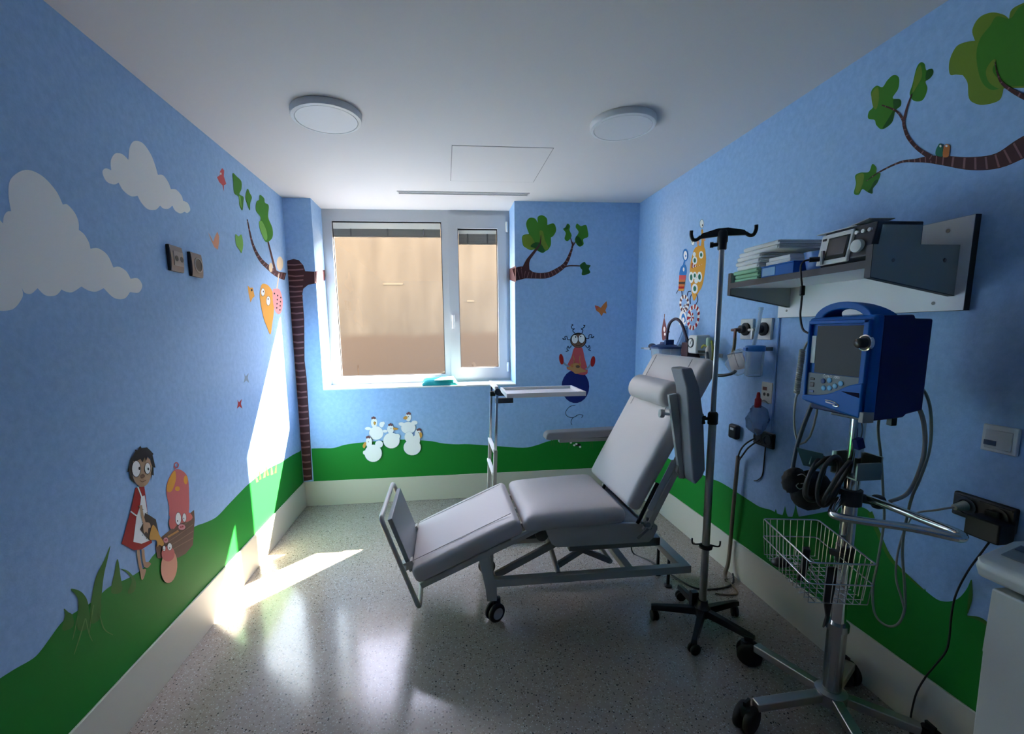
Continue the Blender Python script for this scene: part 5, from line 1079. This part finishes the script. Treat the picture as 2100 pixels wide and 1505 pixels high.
obj('cord', G().tube([(XW-.045, 1.150, .838), (XW-.043, 1.165, .80), (XW-.035, 1.205, .70), (XW-.030, 1.232, .60), (XW-.028, 1.238, .52), (XW-.028, 1.235, .44), (XW-.028, 1.240, .38), (XW-.028, 1.268, .30), (XW-.028, 1.290, .24), (XW-.030, 1.310, .16), (XW-.030, 1.318, .08), (XW-.030, 1.322, .010), (XW-.05, 1.33, .006)], .0030, 8), DARKCABLE, CG, ang=180)

# ------------------------------------------------------------------ oxygen and suction gear behind the headrest
RL = thing('equipment_rail', (XW, 2.98, 1.32), 'short steel equipment rail on the wall behind the headrest', 'rail')
obj('rail', G().box(XW-.030, XW-.020, 2.60, 3.46, 1.325, 1.350), STEEL, RL, bev=.002)
for y_ in (2.66, 3.38): obj('standoff', G().box(XW-.022, XW, y_, y_+.03, 1.33, 1.345), STEEL, RL)
JR = thing('vacuum_jar', (1.625, 3.10, 1.22), 'clear vacuum jar with a dark blue lid standing behind the top of the backrest', 'jar')
c = V((1.60, 3.10, 0))
obj('jar', G().lathe(c+V((0, 0, 1.22)), [(.080, 0), (.092, .006), (.104, .155), (.100, .158), (.094, .15), (.084, .012), (.001, .010)], n=34), clear('jar_clear', (182, 202, 220), .34, .1), JR, ang=50)
obj('lid', G().lathe(c+V((0, 0, 1.368)), [(.107, 0), (.108, .010), (.090, .022), (.045, .030), (.040, .045), (.001, .047)], n=34).box(c.x-.03, c.x+.03, c.y-.055, c.y-.03, 1.395, 1.43), M('lid_navy', (34, 62, 110), .4), JR, ang=50)
obj('hose', G().tube([c+V((0, -.01, 1.40)), c+V((-.01, -.03, 1.47)), c+V((-.01, -.06, 1.545)), c+V((0, -.12, 1.575)), c+V((.01, -.18, 1.545)), c+V((.03, -.212, 1.46)), c+V((.045, -.215, 1.412))], .010, 10), M('hose_plum', (58, 46, 70), .45), JR)
obj('filter', G().tube([c+V((.05, -.11, 1.39)), c+V((.06, -.14, 1.47)), c+V((.05, -.16, 1.52))], lambda t: .030-.012*t, 12), clear('filter_blue', (96, 142, 190), .5), JR)
obj('bracket', G().box(c.x+.085, XW-.02, 3.06, 3.14, 1.325, 1.36), STEEL, JR)
VG = thing('vacuum_gauge', (1.66, 2.79, 1.32), 'white vacuum regulator with a round dial beside the jar', 'gauge')
obj('housing', G().box(1.615, XW-.02, 2.735, 2.835, 1.345, 1.465), M('gauge_white', (212, 212, 208), .4), VG, bev=.012, seg=3)
obj('dial', G().lathe((1.6155, 2.795, 1.415), [(.032, .002), (.032, -.006), (.027, -.008), (.026, -.005), (.001, -.005)], (1, 0, 0), 26), M('dial_grey', (70, 76, 80), .4), VG, ang=50)
obj('dial_face', G().lathe((1.610, 2.795, 1.415), [(.025, 0), (.001, -.0006)], (1, 0, 0), 26), M('dial_white', (220, 220, 216), .4), VG)
obj('needle', G().bar((1.6085, 2.795, 1.405), (1.6085, 2.782, 1.432), .003, .002, (1, 0, 0)), BLACK, VG, flat=True)
tag(obj('overflow_trap', G().box(1.62, XW-.02, 2.845, 2.925, 1.28, 1.415), M('trap_maroon', (58, 20, 26), .4), bev=.005), 'dark maroon block between the vacuum jar and the white regulator', 'trap')
FV = thing('flow_valve', (1.66, 2.66, 1.30), 'pale green topped flow valve with a yellow strap beside the infusion stand', 'valve')
obj('body', G().lathe((1.655, 2.655, 1.30), [(.018, 0), (.020, .01), (.020, .08), (.014, .09), (.014, .10)], n=18), GREYPAINT, FV, ang=50)
obj('cap', G().lathe((1.655, 2.655, 1.40), [(.016, 0), (.019, .004), (.019, .045), (.014, .05), (.001, .05)], n=18), M('cap_mint', (170, 196, 172), .4), FV, ang=50)
for P_ in ([(1.655, 2.63, 1.43), (1.645, 2.60, 1.38), (1.65, 2.605, 1.32), (1.66, 2.64, 1.30)], [(1.655, 2.67, 1.395), (1.645, 2.70, 1.40), (1.645, 2.72, 1.385)]): obj('strap', G().tube(P_, .007, 8), M('strap_olive', (150, 146, 52), .5), FV)
for a_, b_ in (((1.65, 2.67, 1.36), (1.62, 2.715, 1.36)), ((1.65, 2.66, 1.34), (1.645, 2.69, 1.30))): obj('spigot', G().cyl(a_, b_, .008), BLACK, FV)
IT = thing('instrument_holder', (1.66, 3.40, 1.30), 'small pale holder with a dark rounded cap at the far end of the rail', 'holder')
obj('holder', G().box(1.60, XW-.02, 3.36, 3.46, 1.345, 1.362).prism([(1.64, 3.385, 1.345), (1.64, 3.425, 1.345), (1.645, 3.405, 1.29)], (.03, 0, 0)), M('holder_pale', (164, 184, 206), .4), IT, bev=.002)
obj('cap', G().ell((1.635, 3.39, 1.372), .028, .042, .024, 18, 10), M('cap_slate', (44, 56, 76), .45), IT)
obj('arm', G().cyl((1.63, 3.46, 1.355), (1.62, 3.55, 1.352), .005), STEEL, IT)

# ------------------------------------------------------------------ left wall sockets
MET = M('socket_metal', (116, 108, 108), .3, .6); SIDE = M('socket_side', (30, 28, 34), .45); INS = M('socket_insert_pale', (158, 148, 144), .4)
for k, (y, z, lb) in enumerate(((2.318, 1.872, 'metallic wall socket with two round holes, the left one by the clouds'), (2.492, 1.868, 'metallic wall socket with one large dark recess, the right one by the clouds'))):
    t = thing('wall_socket', (xl, y, z-.05), lb, 'wall socket', 'sockets on the left wall')
    obj('frame', G().box(xl, xl+.016, y-.052, y+.052, z-.060, z+.060), SIDE, t, bev=.004)
    g = G(); R = []
    for i in range(9):
        u_ = -1+2*i/8; x = xl+.016+.008*(1-u_*u_)*.6
        R.append([g.b.verts.new((x, y-.050, z+.058*u_)), g.b.verts.new((x, y+.050, z+.058*u_)), g.b.verts.new((xl+.014, y+.050, z+.058*u_)), g.b.verts.new((xl+.014, y-.050, z+.058*u_))])
    g.loft(R); obj('cover', g, MET, t, ang=60)
    if k == 0:
        obj('insert', G().box(xl+.018, xl+.0225, y-.030, y+.046, z-.032, z+.034), INS, t, bev=.001)
        for dy in (-.010, .030): obj('socket_hole', G().lathe((xl+.022, y+dy, z+.001), [(.013, 0), (.013, .0015), (.001, .0015)], (1, 0, 0), 18), BLACK, t)
    else:
        obj('insert', G().lathe((xl+.018, y+.006, z), [(.038, 0), (.038, .004), (.031, .0055), (.031, .002)], (1, 0, 0), 28), INS, t, ang=50)
        obj('socket_hole', G().lathe((xl+.019, y+.006, z), [(.030, 0), (.030, .0025), (.001, .0025)], (1, 0, 0), 24), BLACK, t)

# ------------------------------------------------------------------ cloth on the window sill
TL = thing('folded_gown', (.0, 4.02, SZ), 'folded teal surgical cloth with a white paper flap on the window sill', 'cloth')
a, b = hit(868, 786, 2, SZ+.01), hit(936, 781, 2, SZ+.01)
x0, x1, ya = a.x, b.x, D+.012
g = G(); TEAL = M('teal_cloth', (20, 150, 150), .85, bump=.35, bscale=40)
n, m_ = 14, 8; T, Bm = [], []
for i in range(n+1):
    R1, R2 = [], []
    for j in range(m_+1):
        u_, v_ = i/n, j/m_; e = min(u_, 1-u_, v_, 1-v_)
        h = .028+.024*v_+.008*math.sin(u_*7+v_*3)+(.012*math.sin(u_*3.1))
        h *= min(1, (e*9+.25))
        xx = x0+(x1-x0)*u_-.015*v_*(1-u_)+.01*math.sin(v_*5)*u_; yy = ya+.20*v_+.004*math.sin(u_*9)
        R1.append(g.b.verts.new((xx, yy, SZ+.002+max(h, .004)))); R2.append(g.b.verts.new((xx, yy, SZ+.001)))
    T.append(R1); Bm.append(R2)
for i in range(n):
    for j in range(m_): g.face([T[i][j], T[i+1][j], T[i+1][j+1], T[i][j+1]]); g.face([Bm[i][j], Bm[i][j+1], Bm[i+1][j+1], Bm[i+1][j]])
    g.face([T[i][0], Bm[i][0], Bm[i+1][0], T[i+1][0]]); g.face([T[i][m_], T[i+1][m_], Bm[i+1][m_], Bm[i][m_]])
for j in range(m_): g.face([T[0][j], T[0][j+1], Bm[0][j+1], Bm[0][j]]); g.face([T[n][j], Bm[n][j], Bm[n][j+1], T[n][j+1]])
obj('cloth', g, TEAL, TL, ang=180)
w_ = x1-x0
obj('paper_flap', G().prism([(x0+w_*.34, ya+.012, SZ+.046), (x1-.012, ya+.010, SZ+.046), (x1-.03, ya+.10, SZ+.066), (x0+w_*.55, ya+.09, SZ+.064)], (0, 0, .004)), M('paper_aqua', (206, 236, 232), .7), TL, bev=.001)
obj('wrapper_corner', G().prism([(x0-.028, ya+.03, SZ+.002), (x0+.012, ya+.015, SZ+.030), (x0+.014, ya+.05, SZ+.028)], (0, .004, .002)), M('wrap_white', (214, 222, 226), .5), TL, flat=True)

# ------------------------------------------------------------------ white apparatus in the lower right corner
AP = thing('apparatus_column', (1.60, .80, 0), 'white column with a control panel head in the lower right corner', 'apparatus')
WP = M('apparatus_white', (200, 204, 196), .42)
obj('column', G().prism([(1.498, .99, 0), (1.470, .985, .60), (1.466, .985, .61), (1.440, .965, .81), (1.70, .965, .81), (1.70, .985, .60), (1.70, .99, 0)], (0, -.42, 0)), WP, AP, bev=.006, seg=3)
g = G().prism([(1.412, .985, .868), (1.425, 1.0, .884), (1.60, 1.045, .894), (1.71, 1.045, .894), (1.71, 1.045, .82), (1.60, 1.045, .815), (1.47, 1.01, .815), (1.425, .99, .835)], (0, -.46, 0))
HD = obj('control_head', g, WP, AP, bev=.012, seg=3)
obj('display', G().prism([(1.485, .985, .8895), (1.585, 1.012, .8950), (1.585, .955, .8950), (1.485, .93, .8895)], (0, 0, .002)), M('panel_grey', (128, 136, 134), .4), HD, flat=True)
obj('display_segment', G().prism([(1.545, .998, .8937), (1.580, 1.008, .8957), (1.580, .960, .8957), (1.545, .950, .8937)], (0, 0, .0022)), M('panel_dark', (62, 70, 74), .35), HD, flat=True)
obj('control_key', G().box(1.525, 1.545, .905, .93, .890, .8975), BLACK, HD, bev=.002)
obj('control_dial', G().lathe((1.575, .90, .890), [(.028, 0), (.028, .012), (.022, .016), (.001, .016)], n=22), BLACK, HD, ang=50)

# ------------------------------------------------------------------ light
sun = bpy.data.lights.new('sun', 'SUN'); so = bpy.data.objects.new('sun', sun); COL.objects.link(so)
sdir = V((-1, -1.115, -1.31)).normalized(); so.rotation_euler = sdir.to_track_quat('-Z', 'Y').to_euler()
sun.energy = SUN_E; sun.angle = math.radians(.53); sun.color = (1, .862, .74)
w = bpy.data.worlds.new('sky'); SC.world = w; w.use_nodes = True; nt = w.node_tree
bg = nt.nodes['Background']; sk = nt.nodes.new('ShaderNodeTexSky'); sk.sky_type = 'NISHITA'; sk.sun_disc = False
sk.sun_elevation = math.radians(41); sk.sun_rotation = math.atan2(1, 1.115); sk.air_density = 1; sk.dust_density = 0.0
hz = nt.nodes.new('ShaderNodeMix'); hz.data_type = 'RGBA'; hz.blend_type = 'MULTIPLY'; hz.inputs['Factor'].default_value = 1   # warm tint multiplied into the sky colour to offset its blue cast
nt.links.new(sk.outputs['Color'], hz.inputs['A']); hz.inputs['B'].default_value = (1.62, .945, .68, 1); nt.links.new(hz.outputs['Result'], bg.inputs['Color']); bg.inputs['Strength'].default_value = SKY_E
SC.view_settings.view_transform = 'Standard'; SC.view_settings.look = 'None'; SC.view_settings.gamma = 1; SC.view_settings.exposure = EXPO
SC.view_settings.use_curve_mapping = False
SC.cycles.max_bounces = 14; SC.cycles.diffuse_bounces = 10; SC.cycles.glossy_bounces = 6; SC.cycles.transparent_max_bounces = 16
SC.cycles.caustics_reflective = False; SC.cycles.caustics_refractive = False; SC.cycles.sample_clamp_indirect = 8
